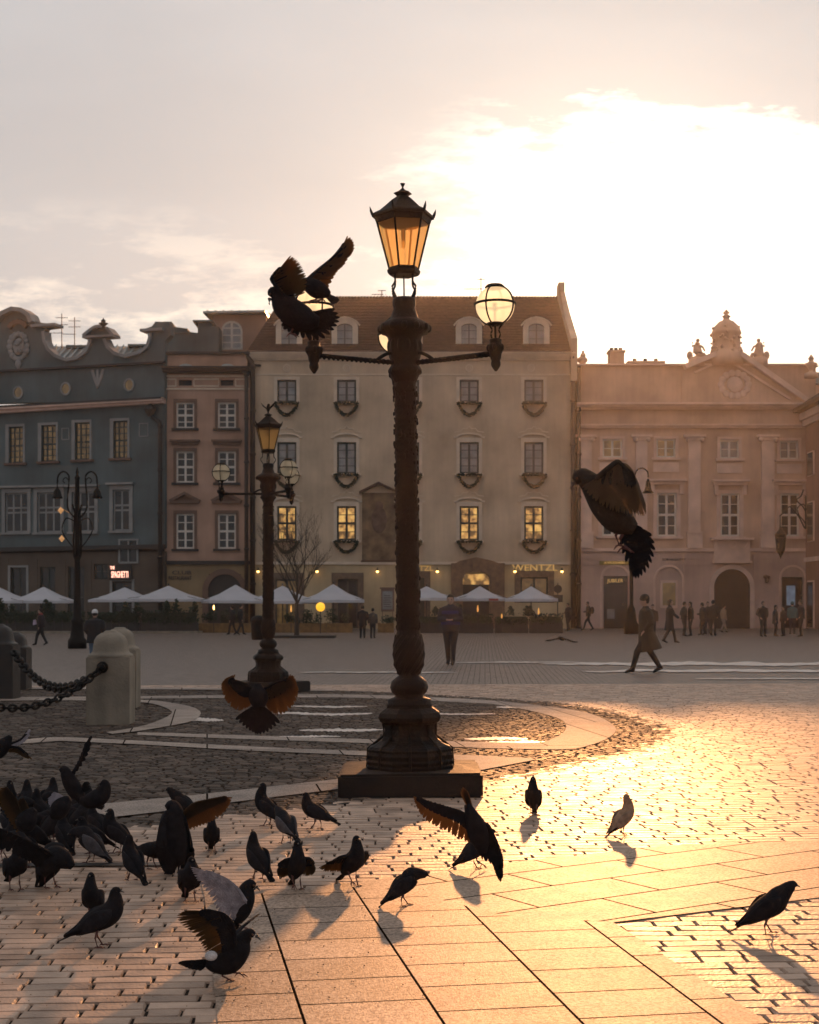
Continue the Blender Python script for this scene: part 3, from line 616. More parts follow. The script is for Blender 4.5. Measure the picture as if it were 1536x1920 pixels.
def pipe(F, px_, y0, y1, parent, r_=.14, y=-.3, top=None):
    bm = BM(); u, a_ = F.uv(px_, y0); _, c_ = F.uv(px_, y1); pts = [(u, y, max(c_, .05)), (u, y, a_)]
    if top: pts += [(F.uv(*q)[0], y-.0, F.uv(*q)[1]) for q in top]
    loft(bm, pts, r_, 8, up=(0, 1, 0))
    k = a_
    while k > c_: lathe(bm, [(r_*1.3, k-.08), (r_*1.3, k+.08)], 8, u, y); k -= 3
    return obj('downpipe', bm, M['dark'], parent, True)
pipe(F, 475, 690, 1178, b, .17, top=[(473, 680), (466, 672), (464, 663)]); pipe(F, 1074, 672, 1178, b, .17); 
bm = BM(); prect(bm, F, 474, 684, 490, 687, -.3, .0); obj('pipe_bracket', bm, M['dark'], b)
for px_, top_, s_, lab in ((902, 522, 1, 'thin television aerial on the ridge of the tiled roof, above the right globe lamp'), (716, 545, .5, 'short sideways aerial on the ridge of the tiled roof, left of the main lantern')):
    t_ = thing('aerial', lab, 'antenna', (GP(px_, D0+RD).x, D0+RD, zr), 0, 'roof aerials'); h_ = (560-top_)/FPX*(D0+RD)
    bm = BM(); loft(bm, [(0, 0, -.2), (0, 0, h_)], .04, 6); obj('mast', bm, M['dark'], t_)
    bm = BM(); loft(bm, [(-1.1*s_-.2, 0, h_*.45), (.1, 0, h_*.45)], .03, 5); loft(bm, [(-.3, 0, h_*.93), (.3, 0, h_*.93)], .03, 5)
    for k in range(5): loft(bm, [(-1.0*s_+k*.2, -.2, h_*.45), (-1.0*s_+k*.2, .2, h_*.45)], .015, 4)
    obj('rods', bm, M['dark'], t_)
# ---- narrow salmon house
F = Fr(388, D0-.4); b = thing('town_house', 'narrow salmon pink house between the grey green palace and the cream house', 'building', F.o)
cols_ = (347.5, 425.5)
rw = [(754, 803), (846, 905), (963, 1029)]
holes = [(c-17, t_, c+17, b_) for c in cols_ for t_, b_ in rw]+[(335, 712, 360, 723), (413, 712, 438, 723)]
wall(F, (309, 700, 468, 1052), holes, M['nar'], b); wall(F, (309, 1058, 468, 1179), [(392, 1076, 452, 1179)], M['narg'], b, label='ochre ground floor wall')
wall(F, (309, 664, 463, 690), [], M['nar'], b, 'parapet'); mass(F, (309, 665, 468, 1179), b, M['dark'], 10)
bm = BM()
for a_, c_, o_ in ((660, 664.5, .2), (1051.5, 1058.5, .2)): prect(bm, F, 308.5, a_, 469, c_, -o_, .3); obj('string_course', bm, M['dark'], b); bm = BM()
for a_, c_, o_ in ((690, 693, .9), (693, 697, .75), (697, 700.5, .5)): prect(bm, F, 307, a_, 470, c_, -o_, .3)
obj('cornice', bm, M['dark'], b)
bm = BM()
for x0, x1 in ((313, 330), (364, 410), (442, 462)): 
    u0, u1_, v0_, v1_ = F.r(x0, 711, x1, 724); ribbon(bm, [(u0, v0_), (u1_, v0_), (u1_, v1_), (u0, v1_), (u0, v0_)], .1, -.05, .01)
prect(bm, F, 309, 728, 468, 731, -.1, .01); prect(bm, F, 309, 704, 468, 707, -.1, .01); obj('frieze', bm, M['trim'], b)
for c in cols_:
    bm = BM(); u, v_ = F.uv(c+2, 691); ball(bm, (u, -.3, v_), .5, 12, (1.05, .5, .55)); obj('roof_vent', bm, M['tin'], b, True)
    bm = BM(); prect(bm, F, c-12, 712.5, c+12, 722.5, .3, .32); obj('attic_vent', bm, M['dark'], b)
    for j, (t_, b_) in enumerate(rw):
        window(F, c-17, t_, c+17, b_, b, M['wfr'], M['glass'] if j != 0 else M['glass'], 2, 4, .12, transom=.5, sur=(5, 6, 5, 0), sm=M['nart'], sill=8, sillm=M['dark'], bars=.06)
    bm = BM(); prect(bm, F, c-28, 825, c+28, 829, -.4, .02); prect(bm, F, c-25, 829, c+25, 834, -.25, .02); obj('window_hood', bm, M['nart'], b)
    bm = BM(); ribbon(bm, F.P([(c-28, 940), (c, 925), (c+28, 940)]), .2, -.4, .02); prect(bm, F, c-27, 939, c+27, 944, -.35, .02); prism(bm, F.P([(c-20, 939), (c, 928), (c+20, 939)]), -.08, .02); obj('window_pediment', bm, M['nart'], b)
bm = BM(); u, v_ = F.uv(422, 1108); ribbon(bm, [(u-1.35, 0), (u-1.35, v_)]+[(u-1.35*math.cos(math.pi*k/14), v_+1.35*math.sin(math.pi*k/14)) for k in range(15)]+[(u+1.35, v_), (u+1.35, 0)], .4, -.15, .1); obj('portal', bm, M['nart'], b)
bm = BM(); prism(bm, [(u-1.2, 0), (u+1.2, 0), (u+1.2, v_)]+[(u+1.2*math.cos(math.pi*k/12), v_+1.2*math.sin(math.pi*k/12)) for k in range(1, 12)]+[(u-1.2, v_)], -.02, .03); obj('gate', bm, M['dark'], b)
lm = mat('dark_letters', (.05, .04, .035), .5, .1)
u, v_ = F.uv(341, 1074); textmesh('CLUB', .36, lm, b, (u, -.06, v_), sx=1.5); u, v_ = F.uv(338, 1084); textmesh('RESTAURANT', .36, lm, b, (u, -.06, v_), sx=.72)
pipe(F, 464, 705, 1178, b, .14, y=-.55, top=[(464, 703), (456, 696)])
# attic tower behind it
F = Fr(440, D0+7); b = thing('rooftop_tower', 'pinkish attic tower with one arched window and tin roof behind the salmon house', 'building', F.o)
wall(F, (399, 590, 499, 662), [], M['nar'], b); u0, u1_, _, v1_ = F.r(385, 588, 499, 662)
bm = BM(); u0, u1_, v0_, v1_ = F.r(399, 590, 499, 662); box(bm, u0+.02, u1_-.02, .1, 8, v0_-9, v1_); obj('mass', bm, M['nar'], b)
window(F, 415, 602, 455, 656, b, M['wfr'], M['paleg'], 2, 4, .14, yb=-.06, arch=True, bars=.08)
bm = BM(); a_ = F.uv(384, 588); c_ = F.uv(500, 586)
bm.free(); bm = mesh_from([(a_[0], -.9, a_[1]), (c_[0], -.9, c_[1]), (c_[0]+.1, 4, c_[1]+.55), (a_[0]+.6, 4, a_[1]+.5), (a_[0], -.9, a_[1]-.16), (c_[0], -.9, c_[1]-.16), (c_[0]+.1, 9, c_[1]-.16), (a_[0]+.6, 9, a_[1]-.16)], [(0, 1, 2, 3), (4, 5, 1, 0), (3, 2, 6, 7), (0, 3, 7, 4), (1, 5, 6, 2)])
for k in range(8):
    u = a_[0]+.3+(c_[0]-a_[0]-.4)*k/7; loft(bm, [(u, -.9, a_[1]+.05), (u+.3, 4, a_[1]+.58)], .05, 4)
obj('roof', bm, M['tin'], b)
F = Fr(340, D0+5); b = thing('rooftop_wall', 'grey green crenellated parapet wall with small openings, between the scalloped gable and the attic tower', 'wall', F.o)
bm = BM(); prism(bm, F.P([(306, 666), (306, 603), (322, 603), (322, 612), (352, 616), (352, 622), (371, 624), (371, 604), (397, 604), (397, 612), (410, 612), (410, 666)]), 0, 3)
for k in range(6): prect(bm, F, 325+k*5, 616, 327+k*5, 622, -.06, .0)
prect(bm, F, 363, 602, 400, 605, -.4, 3); prect(bm, F, 308, 622, 356, 625, -.2, .0); obj('coping_wall', bm, M['grn'], b)
# ---- grey green palace on the left, its front turned a little towards the square
DG = D0-.8
GA = -R(16)
F = Fr(309, DG, 0)
class Fg(Fr): pass
F = Fr(309, DG, GA)
b = thing('palace', 'grey green palace on the left with a scalloped gable, coat of arms and dark windows', 'building', F.o, GA)
up = [(10, 794, 48, 869), (70, 791, 110, 866), (132, 787, 172, 863), (205, 784, 245, 860)]
upw = [(17, 800, 44, 868), (78, 797, 106, 865), (141, 792, 169, 862), (213, 789, 240, 859)]
lo = [(10, 924, 52, 998), (70, 923, 114, 998), (135, 922, 178, 997), (212, 918, 243, 995)]
wall(F, (-60, 757, 309, 1030), upw+lo+[(-50, 797, -20, 870), (-50, 924, -10, 999)], M['grn'], b)
gr = [(20, 1064, 50, 1178), (75, 1063, 104, 1178), (127, 1062, 158, 1178), (176, 1057, 202, 1086), (228, 1015, 257, 1054), (211, 1090, 248, 1178)]
wall(F, (-60, 1036, 309, 1180), [g for g in gr if g[1] > 1030], M['grng'], b, label='brown ashlar ground floor wall')
mass(F, (-60, 757, 309, 1180), b, M['dark'], 12)
bm = BM(); P_ = [(-60, 757), (309, 750.5)]
# frieze, cornices and the scalloped gable in one wall slab
sil = [(309, 750.5), (309, 640), (320, 628), (318, 604), (292, 603), (285, 612), (270, 617), (268, 620), (280, 626), (284, 634), (279, 650), (264, 662), (237, 669), (217, 663), (205, 652), (198, 638), (199, 633), (215, 631), (212, 624), (202, 616), (190, 613), (180, 616), (172, 622), (163, 632), (172, 637), (170, 646), (163, 660), (148, 672), (128, 676), (106, 668), (93, 655), (86, 640), (84, 622), (86, 616), (108, 613), (106, 608), (86, 606), (68, 604), (58, 590), (45, 582), (28, 580), (10, 588), (0, 600), (-10, 608), (-60, 612), (-60, 757)]
prism(bm, F.P(sil), -.02, .6); obj('gable', bm, M['grn'], b)
bm = BM()
ribbon(bm, F.P([(84, 622), (86, 640), (93, 655), (106, 668), (128, 676), (148, 672), (163, 660), (170, 646), (172, 637)]), .22, -.3, .7)
ribbon(bm, F.P([(198, 636), (205, 652), (217, 663), (237, 669), (264, 662), (279, 650), (284, 634), (283, 626)]), .22, -.3, .7)
ribbon(bm, F.P([(64, 606), (58, 592), (45, 583), (28, 581), (10, 589), (0, 601)]), .3, -.5, .8); ribbon(bm, F.P([(160, 631), (172, 621), (182, 614.5), (190, 613), (205, 617), (216, 630)]), .2, -.4, .7)
prect(bm, F, 64, 609, 110, 614, -.5, .7); prect(bm, F, 160, 630, 217, 634, -.45, .7); prect(bm, F, 267, 617, 309, 622, -.4, .7)
obj('gable_moulding', bm, M['grnt'], b)
bm = BM()
def gline(y0, y1, th, o_, bm):
    a_ = F.uv(-60, y0); c_ = F.uv(311, y1); prism(bm, [(a_[0], a_[1]), (c_[0], c_[1]), (c_[0], c_[1]+th), (a_[0], a_[1]+th)], -o_, .02)
gline(774, 753, .22, .75, bm); gline(780, 757, .27, .5, bm)
obj('cornice', bm, M['pnkt'], b)
for q_ in ((702, 682, .14, .35), (770, 750, .12, .8), (1036, 1029, .3, .35)): bm = BM(); gline(*q_, bm); obj('string_course', bm, M['dark'], b)
for px_, py_ in ((35, 736), (124, 729), (243, 722)):
    bm = BM(); u, v_ = F.uv(px_, py_); ribbon(bm, [(u+.36*math.cos(k*.3927), v_+.42*math.sin(k*.3927)) for k in range(17)], .12, -.1, 0); of_ = obj('oculus', bm, M['grnt'], b)
    bm = BM(); prism(bm, [(u+.32*math.cos(k*.3927), v_+.38*math.sin(k*.3927)) for k in range(16)], -.04, 0); obj('glass', bm, M['dim'], of_)
def crest(px_, py_, s_):
    bm = BM(); u, v_ = F.uv(px_, py_); r2 = random.Random(4)
    ball(bm, (u, -.05, v_), s_*.55, 16, (.9, .25, 1.15))
    for k in range(16):
        a = k*2*math.pi/16; ball(bm, (u+math.cos(a)*s_*.72, -.1, v_+math.sin(a)*s_*.95), s_*r2.uniform(.2, .3), 10, (1, .5, 1))
    for k in range(9): ball(bm, (u+r2.uniform(-.3, .3)*s_, -.2, v_+r2.uniform(-.5, .5)*s_), s_*.13, 8)
    ball(bm, (u, -.1, v_-s_*1.3), s_*.28, 10, (1, .5, 1.3)); ball(bm, (u, -.1, v_-s_*1.75), s_*.14, 8)
    return bm
obj('coat_of_arms', crest(36, 650, .95), M['grnt'], b, True)
bm = BM(); u, v_ = F.uv(36, 612); ribbon(bm, [(u-.7, v_-.1), (u-.4, v_+.2), (u, v_+.3), (u+.4, v_+.2), (u+.7, v_-.1)], .3, -.3, 0)
for k in range(5): ball(bm, (u-.6+k*.3, -.2, v_+.2+.2*math.sin(k*.785)), .11, 8)
obj('crown', bm, M['nart'], b)
bm = BM(); u, v_ = F.uv(184, 708); r2 = random.Random(5)
for k in range(14): t_ = k/13; s_ = (1-t_)*.42; [ball(bm, (u+q*s_, -.05, v_+.45-t_*1.1), .13, 8, (1, .5, 1)) for q in (-1, 0, 1)]
obj('cartouche', bm, M['grnt'], b, True)
for i, (w4, o4) in enumerate(zip(upw, up)):
    window(F, *w4, b, M['dfr'], M['dim'], 3 if i > 1 else 3, 6, .10, transom=.48, sur=(7, 5, 4, 0), sm=M['grnt'], sill=8, sillm=M['nart'], bars=.07)
for i, w4 in enumerate(lo):
    window(F, *w4, b, M['grnt'], M['glass'], 3 if i < 3 else 2, 2, .11, transom=.62, sur=(7, 8, 7, 0), sm=M['grnt'], sill=8, sillm=M['grnt'], bars=.13)
    bm = BM(); prect(bm, F, w4[0]-10, w4[1]-13, w4[2]+10, w4[1]-9, -.35, .0); obj('window_hood', bm, M['grnt'], b)
for x0, y0, x1, y1 in ((117, 803, 130, 824), (262, 794, 278, 818)):
    bm = BM(); u0, u1_, v0_, v1_ = F.r(x0, y0, x1, y1); ribbon(bm, [(u0, v0_), (u1_, v0_), (u1_, v1_), (u0, v1_), (u0, v0_)], .09, -.06, .0); obj('blank_panel', bm, M['grnt'], b)
for g in gr:
    if g[1] < 1030: continue
    window(F, *g[:3], min(g[3], 1178), b, M['dfr'], M['glass'], 2, 2, .12, sur=(5, 4, 5, 0) if g[0] in (20, 211) else None, sm=M['grnt'], yb=.2, bars=.08)
bm = BM(); prect(bm, F, 228, 1015, 257, 1054, -.03, .0); o_ = obj('mezzanine_window', bm, M['glass'], b)
bm = BM(); u0, u1_, v0_, v1_ = F.r(225, 1012, 259, 1055); ribbon(bm, [(u0, v0_), (u1_, v0_), (u1_, v1_), (u0, v1_), (u0, v0_)], .16, -.12, -.0); box(bm, (u0+u1_)/2-.06, (u0+u1_)/2+.06, -.1, -.03, v0_, v1_); obj('mezzanine_frame', bm, M['grnt'], b)
for x0, x1 in ((-60, 16), (55, 71), (108, 123), (162, 172), (262, 305)):     # courses of ashlar, one panel per bay
    bm = BM()
    for k in range(11): prect(bm, F, x0, 1049+k*11.5, x1, 1048+k*11.5+9.5, -.05, 0)
    prect(bm, F, x0+.2, 1049, x1-.2, 1173, -.02, .0); obj('ashlar_panel', bm, M['grng'], b)
pipe(F, 304, 800, 1176, b, .15, top=[(303, 793), (291, 784), (287, 775)])
bm = BM(); u, v_ = F.uv(286, 772); lathe(bm, [(.18, v_-.35), (.45, v_+.1), (.38, v_+.3), (.1, v_+.5)], 8, u, -.35); obj('rain_hopper', bm, M['dark'], b)
u, v_ = F.uv(228, 1067); u2, v2 = F.uv(219, 1062)
s_ = thing('neon_sign', 'glowing pinkish neon lettering on the dark fascia over a door of the grey green palace', 'sign', F.o, GA)
bm = BM(); prect(bm, F, 207, 1059, 249, 1088, -.22, -.1); obj('fascia', bm, M['dark'], s_)
u, v_ = F.uv(228, 1078); textmesh('SPAGHETTI', .62, M['neon'], s_, (u, -.25, v_), sx=.42, ext=.02); u, v_ = F.uv(214, 1065); textmesh('THE', .32, M['neon'], s_, (u, -.25, v_), sx=.6, ext=.02)
# things on the palace roof
Fb = Fr(200, D0+10); b = thing('glazed_roof', 'sloping glass and tin roof seen through the scallops behind the grey green gable', 'roof', Fb.o)
bm = BM(); a_, c_ = Fb.uv(76, 700), Fb.uv(300, 700); z1 = Fb.uv(200, 636)[1]
bm.free(); bm = mesh_from([(a_[0], -3, a_[1]), (c_[0], -3, a_[1]), (c_[0], 3, z1), (a_[0], 3, z1)], [(0, 1, 2, 3)]); bmesh.ops.solidify(bm, geom=bm.faces[:], thickness=.2)
for k in range(20):
    u = a_[0]+(c_[0]-a_[0])*k/19; loft(bm, [(u, -3, a_[1]+.1), (u, 3, z1+.1)], .07, 4)
obj('panels', bm, M['tin'], b); bm = BM(); prect(bm, Fb, 112, 638, 168, 644, 2, 4); prect(bm, Fb, 230, 636, 300, 640, 2, 5); prect(bm, Fb, 118, 644, 160, 662, 2.2, 4); obj('parapet', bm, M['grn'], b)
for px_, top_, lab in ((116, 588, 'tall aerial with two crossbars behind the scalloped gable, left one'), (140, 595, 'aerial with one long boom behind the scalloped gable, right one')):
    t_ = thing('aerial', lab, 'antenna', PT(px_, 640, D0+8), 0, 'roof aerials'); h_ = (640-top_)/FPX*(D0+8)
    bm = BM(); loft(bm, [(0, 0, -.5), (0, 0, h_)], .035, 6); obj('mast', bm, M['dark'], t_)
    bm = BM(); [loft(bm, [(-.45, 0, h_*k), (.45, 0, h_*k)], .025, 5) for k in (.6, .85)]; loft(bm, [(-.9, 0, h_*.3), (.1, 0, h_*.3)], .025, 5); obj('rods', bm, M['dark'], t_)
t_ = thing('roof_urn', 'small dark urn finial on the middle hump of the scalloped gable', 'finial', PT(194, 614, DG))
bm = BM(); lathe(bm, [(.12, -.1), (.14, 0), (.08, .06), (.25, .2), (.34, .28), (.14, .36), (.18, .46), (.05, .58), (.02, .66)], 12); obj('urn', bm, M['dark'], t_)
# ---- pink palace on the right
F = Fr(1290, D0); b = thing('palace', 'pink palace on the right with pilasters, a pediment and a dark arched gateway', 'building', F.o)
sm_ = [(1130, 823, 1167, 858), (1231, 823, 1267, 858), (1350, 824, 1386, 860), (1462, 826, 1497, 861)]
bg_ = [(1129, 924, 1168, 1005), (1232, 924, 1269, 1006), (1351, 925, 1387, 1006), (1463, 925, 1499, 1006)]
wall(F, (1081, 803, 1530, 1028), sm_+bg_, M['pnk'], b)
gg = [(1132, 1080, 1178, 1178.6), (1339, 1098, 1405, 1178.6), (1241, 1093, 1267, 1136), (1466, 1082, 1507, 1178)]
wall(F, (1081, 1034, 1530, 1179), gg, M['pnkg'], b, label='rusticated pink ground floor wall'); wall(F, (1081, 683, 1530, 803), [], M['pnk'], b, 'attic')
mass(F, (1081, 684, 1530, 1179), b, M['dark'])
bm = BM()
for nm, LL in (('cornice', ((757, 761, .8), (761, 765, .6), (765, 768, .35))), ('architrave', ((796, 799, .4), (799, 803, .25))), ('coping', ((683, 686, .3),)), ('string_course', ((1028, 1034, .18),))):
    bm = BM(); [prect(bm, F, 1080.5, a_, 1531, c_, -o_, .02) for a_, c_, o_ in LL]; obj(nm, bm, M['pnkt'], b)
for x0, x1 in ((1087, 1109), (1192, 1213), (1290, 1313), (1427, 1451)):
    bm = BM(); prect(bm, F, x0, 826, x1, 1000, -.22, .01); prect(bm, F, x0-2, 1000, x1+3, 1028, -.3, .01); prect(bm, F, x0-3, 997, x1+4, 1000, -.35, .01)
    u0, u1_, v0_, v1_ = F.r(x0-5, 816, x1+5, 820); box(bm, u0-.15, u1_+.15, -.42, .01, v0_, v1_)
    for q in (u0+.12, u1_-.12): ball(bm, (q, -.3, v0_-.18), .17, 10)
    prect(bm, F, x0-1, 820, x1+1, 826, -.3, .01); obj('pilaster', bm, M['pnkt'], b)
for (x0, y0, x1, y1) in sm_:
    window(F, x0, y0, x1, y1, b, M['wfr'], M['paleg'] if x0 > 1400 else M['lit'] if False else M['dim'] if x0 < 1300 else M['paleg'], 2, 2, .12, sur=(5, 5, 5, 2), sm=M['pnkt'], sill=9, sillm=M['pnkt'], bars=.04)
    bm = BM(); prect(bm, F, x0-6, y1+9, x1+6, y1+27, -.07, .0); obj('apron_panel', bm, M['pnkt'], b)
for (x0, y0, x1, y1) in bg_:
    window(F, x0, y0, x1, y1, b, M['wfr'], M['glass'], 2, 4, .14, transom=.5, sur=(7, 6, 7, 2), sm=M['pnkt'], sill=11, sillm=M['pnkt'], bars=.05)
    bm = BM(); prect(bm, F, x0-17, y0-25, x1+17, y0-21, -.55, .0); prect(bm, F, x0-14, y0-21, x1+14, y0-15, -.35, .0)
    for q in (x0-12, x1+5): prect(bm, F, q, y0-15, q+7, y0+3, -.25, .0)
    obj('window_hood', bm, M['pnkt'], b)
# pediment
bm = BM(); prism(bm, F.P([(1278, 757), (1278, 700), (1290, 686), (1330, 668), (1360, 657), (1390, 668), (1500, 745), (1512, 757)]), -.25, 1); obj('pediment', bm, M['pnk'], b)
bm = BM(); ribbon(bm, F.P([(1282, 690), (1330, 670), (1360, 658), (1390, 669), (1508, 752)]), .35, -.75, .5); ribbon(bm, F.P([(1300, 700), (1360, 674), (1480, 750)]), .15, -.4, .0)
u, v_ = F.uv(1376, 722)
for k in range(14): a_ = k*.449; ball(bm, (u+math.cos(a_)*.95, -.3, v_+math.sin(a_)*.8), .24, 8, (1, .4, 1))
ball(bm, (u, -.28, v_), .55, 12, (1, .3, 1)); obj('pediment_moulding', bm, M['pnkt'], b)
bm = BM()                             # balcony relief over the gateway
prect(bm, F, 1332, 1009, 1410, 1013, -.7, .0); prect(bm, F, 1338, 1013, 1405, 1052, -.3, .0); prect(bm, F, 1336, 1052, 1408, 1056, -.45, .0)
for q in (1352, 1372, 1392):
    u, v_ = F.uv(q, 1026); ribbon(bm, [(u-.35, v_+.3), (u-.2, v_), (u, v_-.1), (u+.2, v_), (u+.35, v_+.3)], .1, -.36, -.3)
obj('balcony_relief', bm, M['pnkt'], b)
# rustication bands
for x0, x1 in ((1081, 1128), (1182, 1228), (1282, 1332), (1412, 1460), (1512, 1530)):
    bm = BM()
    for k in range(12): prect(bm, F, x0, 1038.8+k*11.5, x1, 1038+k*11.5+10.5, -.07, 0)
    prect(bm, F, x0+.2, 1039, x1-.2, 1174, -.02, .0); obj('rusticated_panel', bm, M['pnkg'], b)
def archtrim(c, yc, r_px, th, m, name, y0=-.12, fill=None):
    u, v_ = F.uv(c, yc); r_ = r_px*D0/FPX; bm = BM()
    ribbon(bm, [(u-r_, 0), (u-r_, v_)]+[(u-r_*math.cos(math.pi*k/16), v_+r_*math.sin(math.pi*k/16)) for k in range(17)]+[(u+r_, v_), (u+r_, 0)], th, y0, .02); obj(name, bm, m, b)
    if fill:
        bm = BM(); r_ -= th/2-.01; prism(bm, [(u-r_, 0), (u+r_, 0), (u+r_, v_)]+[(u+r_*math.cos(math.pi*k/14), v_+r_*math.sin(math.pi*k/14)) for k in range(1, 14)]+[(u-r_, v_)], -.04, .03); obj(*fill[:1], bm, fill[1], b)
archtrim(1372, 1101, 38, .3, M['pnkt'], 'gateway_arch', -.2, ('gateway', M['dark'])); archtrim(1154, 1087, 27, .14, M['pnkt'], 'shop_arch'); archtrim(1254, 1088, 27, .14, M['pnkt'], 'niche_arch'); archtrim(1486, 1085, 24, .14, M['pnkt'], 'window_arch')
bm = BM(); prect(bm, F, 1133, 1081, 1177, 1098, .1, .12); prect(bm, F, 1133, 1098.5, 1177, 1178, .2, .22); sh = obj('shop_door', bm, M['glass'], b)
bm = BM(); prect(bm, F, 1139, 1142, 1153, 1160, .15, .19); obj('notice', bm, M['paleg'], sh)
bm = BM(); prect(bm, F, 1238, 1088, 1270, 1140, -.1, .02); fr = obj('display_frame', bm, M['pnkt'], b); bm = BM(); prect(bm, F, 1242, 1093, 1266, 1135, -.14, -.1); obj('display_glass', bm, M['dim'], fr)
window(F, 1467, 1083, 1506, 1178, b, M['dfr'], M['glass'], 1, 1, .1, yb=.25); bm = BM(); prect(bm, F, 1476, 1098, 1492, 1135, .12, .16); obj('poster', bm, mat('blue_poster', (.12, .2, .3), .6, .4, 1.5, emit=(.12, .18, .25), estr=.35), b)
u, v_ = F.uv(1154, 1089); textmesh('JUBILER', .34, M['gold'], b, (u, .06, v_), sx=.95)
bm = BM(); prect(bm, F, 1124, 1052, 1180, 1059, -.14, -.07); br_ = obj('shop_sign', bm, mat('mustard_board', (.3, .22, .05), .6, .2), b); u, v_ = F.uv(1152, 1055.5); textmesh('A. KRUSZEWSKI', .2, M['gold'], b, (u, -.16, v_))
u, v_ = F.uv(1263, 1049); textmesh('DOM HANDLOWY', .2, lm, b, (u, -.1, v_), sx=.95)
pipe(F, 1084, 690, 1178, b, .16)
# roof line figures and chimneys of the pink palace
def rooft(name, lab, c_, loc, fn, group=None, m=None):
    t_ = thing(name, lab, c_, loc, 0, group); bm = BM(); fn(bm); obj('body', bm, m or M['pnk'], t_, True); return t_
bm = BM(); u0, u1_, v0_, v1_ = F.r(1092, 670, 1292, 683); bm.free()
u0 = F.uv(1092, 683)[0]; u1_ = F.uv(1540, 683)[0]; v0_ = F.uv(1200, 684)[1]
bm = mesh_from([(u0, .3, v0_), (u1_, .3, v0_), (u1_, 7, v0_+.9), (u0, 7, v0_+.9), (u1_, 14, v0_), (u0, 14, v0_)], [(0, 1, 2, 3), (3, 2, 4, 5), (0, 3, 5), (1, 4, 2)]); obj('roof', bm, M['tin'], b)
for px_, w_, h_, lab in ((1155, .55, 1.7, 'round capped chimney on the pink palace roof, left one'), (1210, 1.3, .9, 'low broad chimney block on the pink palace roof, right of the round one')):
    p = GP(px_, D0+6); t_ = thing('chimney', lab, 'chimney', (p.x, p.y, v0_+.5), 0, 'chimneys of the pink palace'); bm = BM(); box(bm, -w_, w_, -.5, .5, -.3, h_-.35); box(bm, -w_-.08, w_+.08, -.6, .6, h_-.35, h_-.2)
    obj('stack', bm, M['pnk'], t_); bm = BM(); [lathe(bm, [(.14, h_-.2), (.14, h_+.05)], 8, q) for q in (-w_*.6, 0, w_*.6)]; obj('pots', bm, M['tiles'], t_)
def statue(bm, s=1, fl=1):
    lathe(bm, [(.6, -.6), (.6, 0), (.5, .05)], 8); loft(bm, [(0, 0, 0), (.05*fl, 0, .4), (0, 0, .8), (.03*fl, 0, 1.05), (.05*fl, 0, 1.12)], [.4, .34, .26, .22, .09], 10)
    ball(bm, (.06*fl, 0, 1.25), .14, 10); loft(bm, [(0, 0, .95), (.4*fl, 0, .8), (.55*fl, 0, .5)], [.1, .08, .06], 8); loft(bm, [(0, 0, .95), (-.35*fl, 0, .85), (-.3*fl, 0, 1.15)], [.1, .08, .06], 8)
    loft(bm, [(0, 0, .3), (.5*fl, 0, .25), (.65*fl, 0, -.1)], [.2, .15, .1], 8); ball(bm, (-.5*fl, 0, .2), .22, 8, (1, 1, 1.4))
rooft('roof_statue', 'seated stone figure silhouetted on the roof left of the domed pedestal', 'statue', PT(1307, 672, D0), lambda q: statue(q, 1, 1), 'stone figures on the pink palace')
rooft('roof_statue', 'stone figure leaning over on the pediment slope right of the domed pedestal', 'statue', PT(1424, 672, D0), lambda q: statue(q, 1, -1), 'stone figures on the pink palace')
def domef(bm):
    lathe(bm, [(1.15, -.8), (1.15, 0), (1.05, .1), (.98, .3), (.95, 1.3), (1.05, 1.4), (1.0, 1.55), (.85, 1.9), (.5, 2.25), (.25, 2.35), (.2, 2.5), (.32, 2.62), (.1, 2.75), (.25, 2.85), (.03, 3.1)], 20)
    r2 = random.Random(9)
    for k in range(60): a_ = r2.random()*6.28; z_ = r2.uniform(.1, 1.9); r_ = 1.02 if z_ < 1.45 else .9; ball(bm, (math.cos(a_)*r_, math.sin(a_)*r_, z_), r2.uniform(.07, .15), 6)
rooft('roof_pedestal', 'bulky domed stone pedestal with a crown finial on top of the pediment', 'finial', PT(1362, 664, D0), domef)
rooft('roof_urn', 'stone vase with flame finial at the right end of the pink palace roof', 'finial', PT(1521, 700, D0-1), lambda q: lathe(q, [(.5, -.3), (.45, 0), (.15, .1), (.15, .25), (.35, .5), (.4, .7), (.2, .75), (.15, .9), (.22, 1.0), (.03, 1.3)], 12))
rooft('roof_figure', 'small seated stone figure at the left end of the pink palace roof', 'statue', PT(1092, 678, D0), lambda q: [ball(q, (0, 0, .1), .3, 8, (1.3, 1, .9)), ball(q, (.05, 0, .42), .2, 8), ball(q, (.05, 0, .68), .1, 8)])
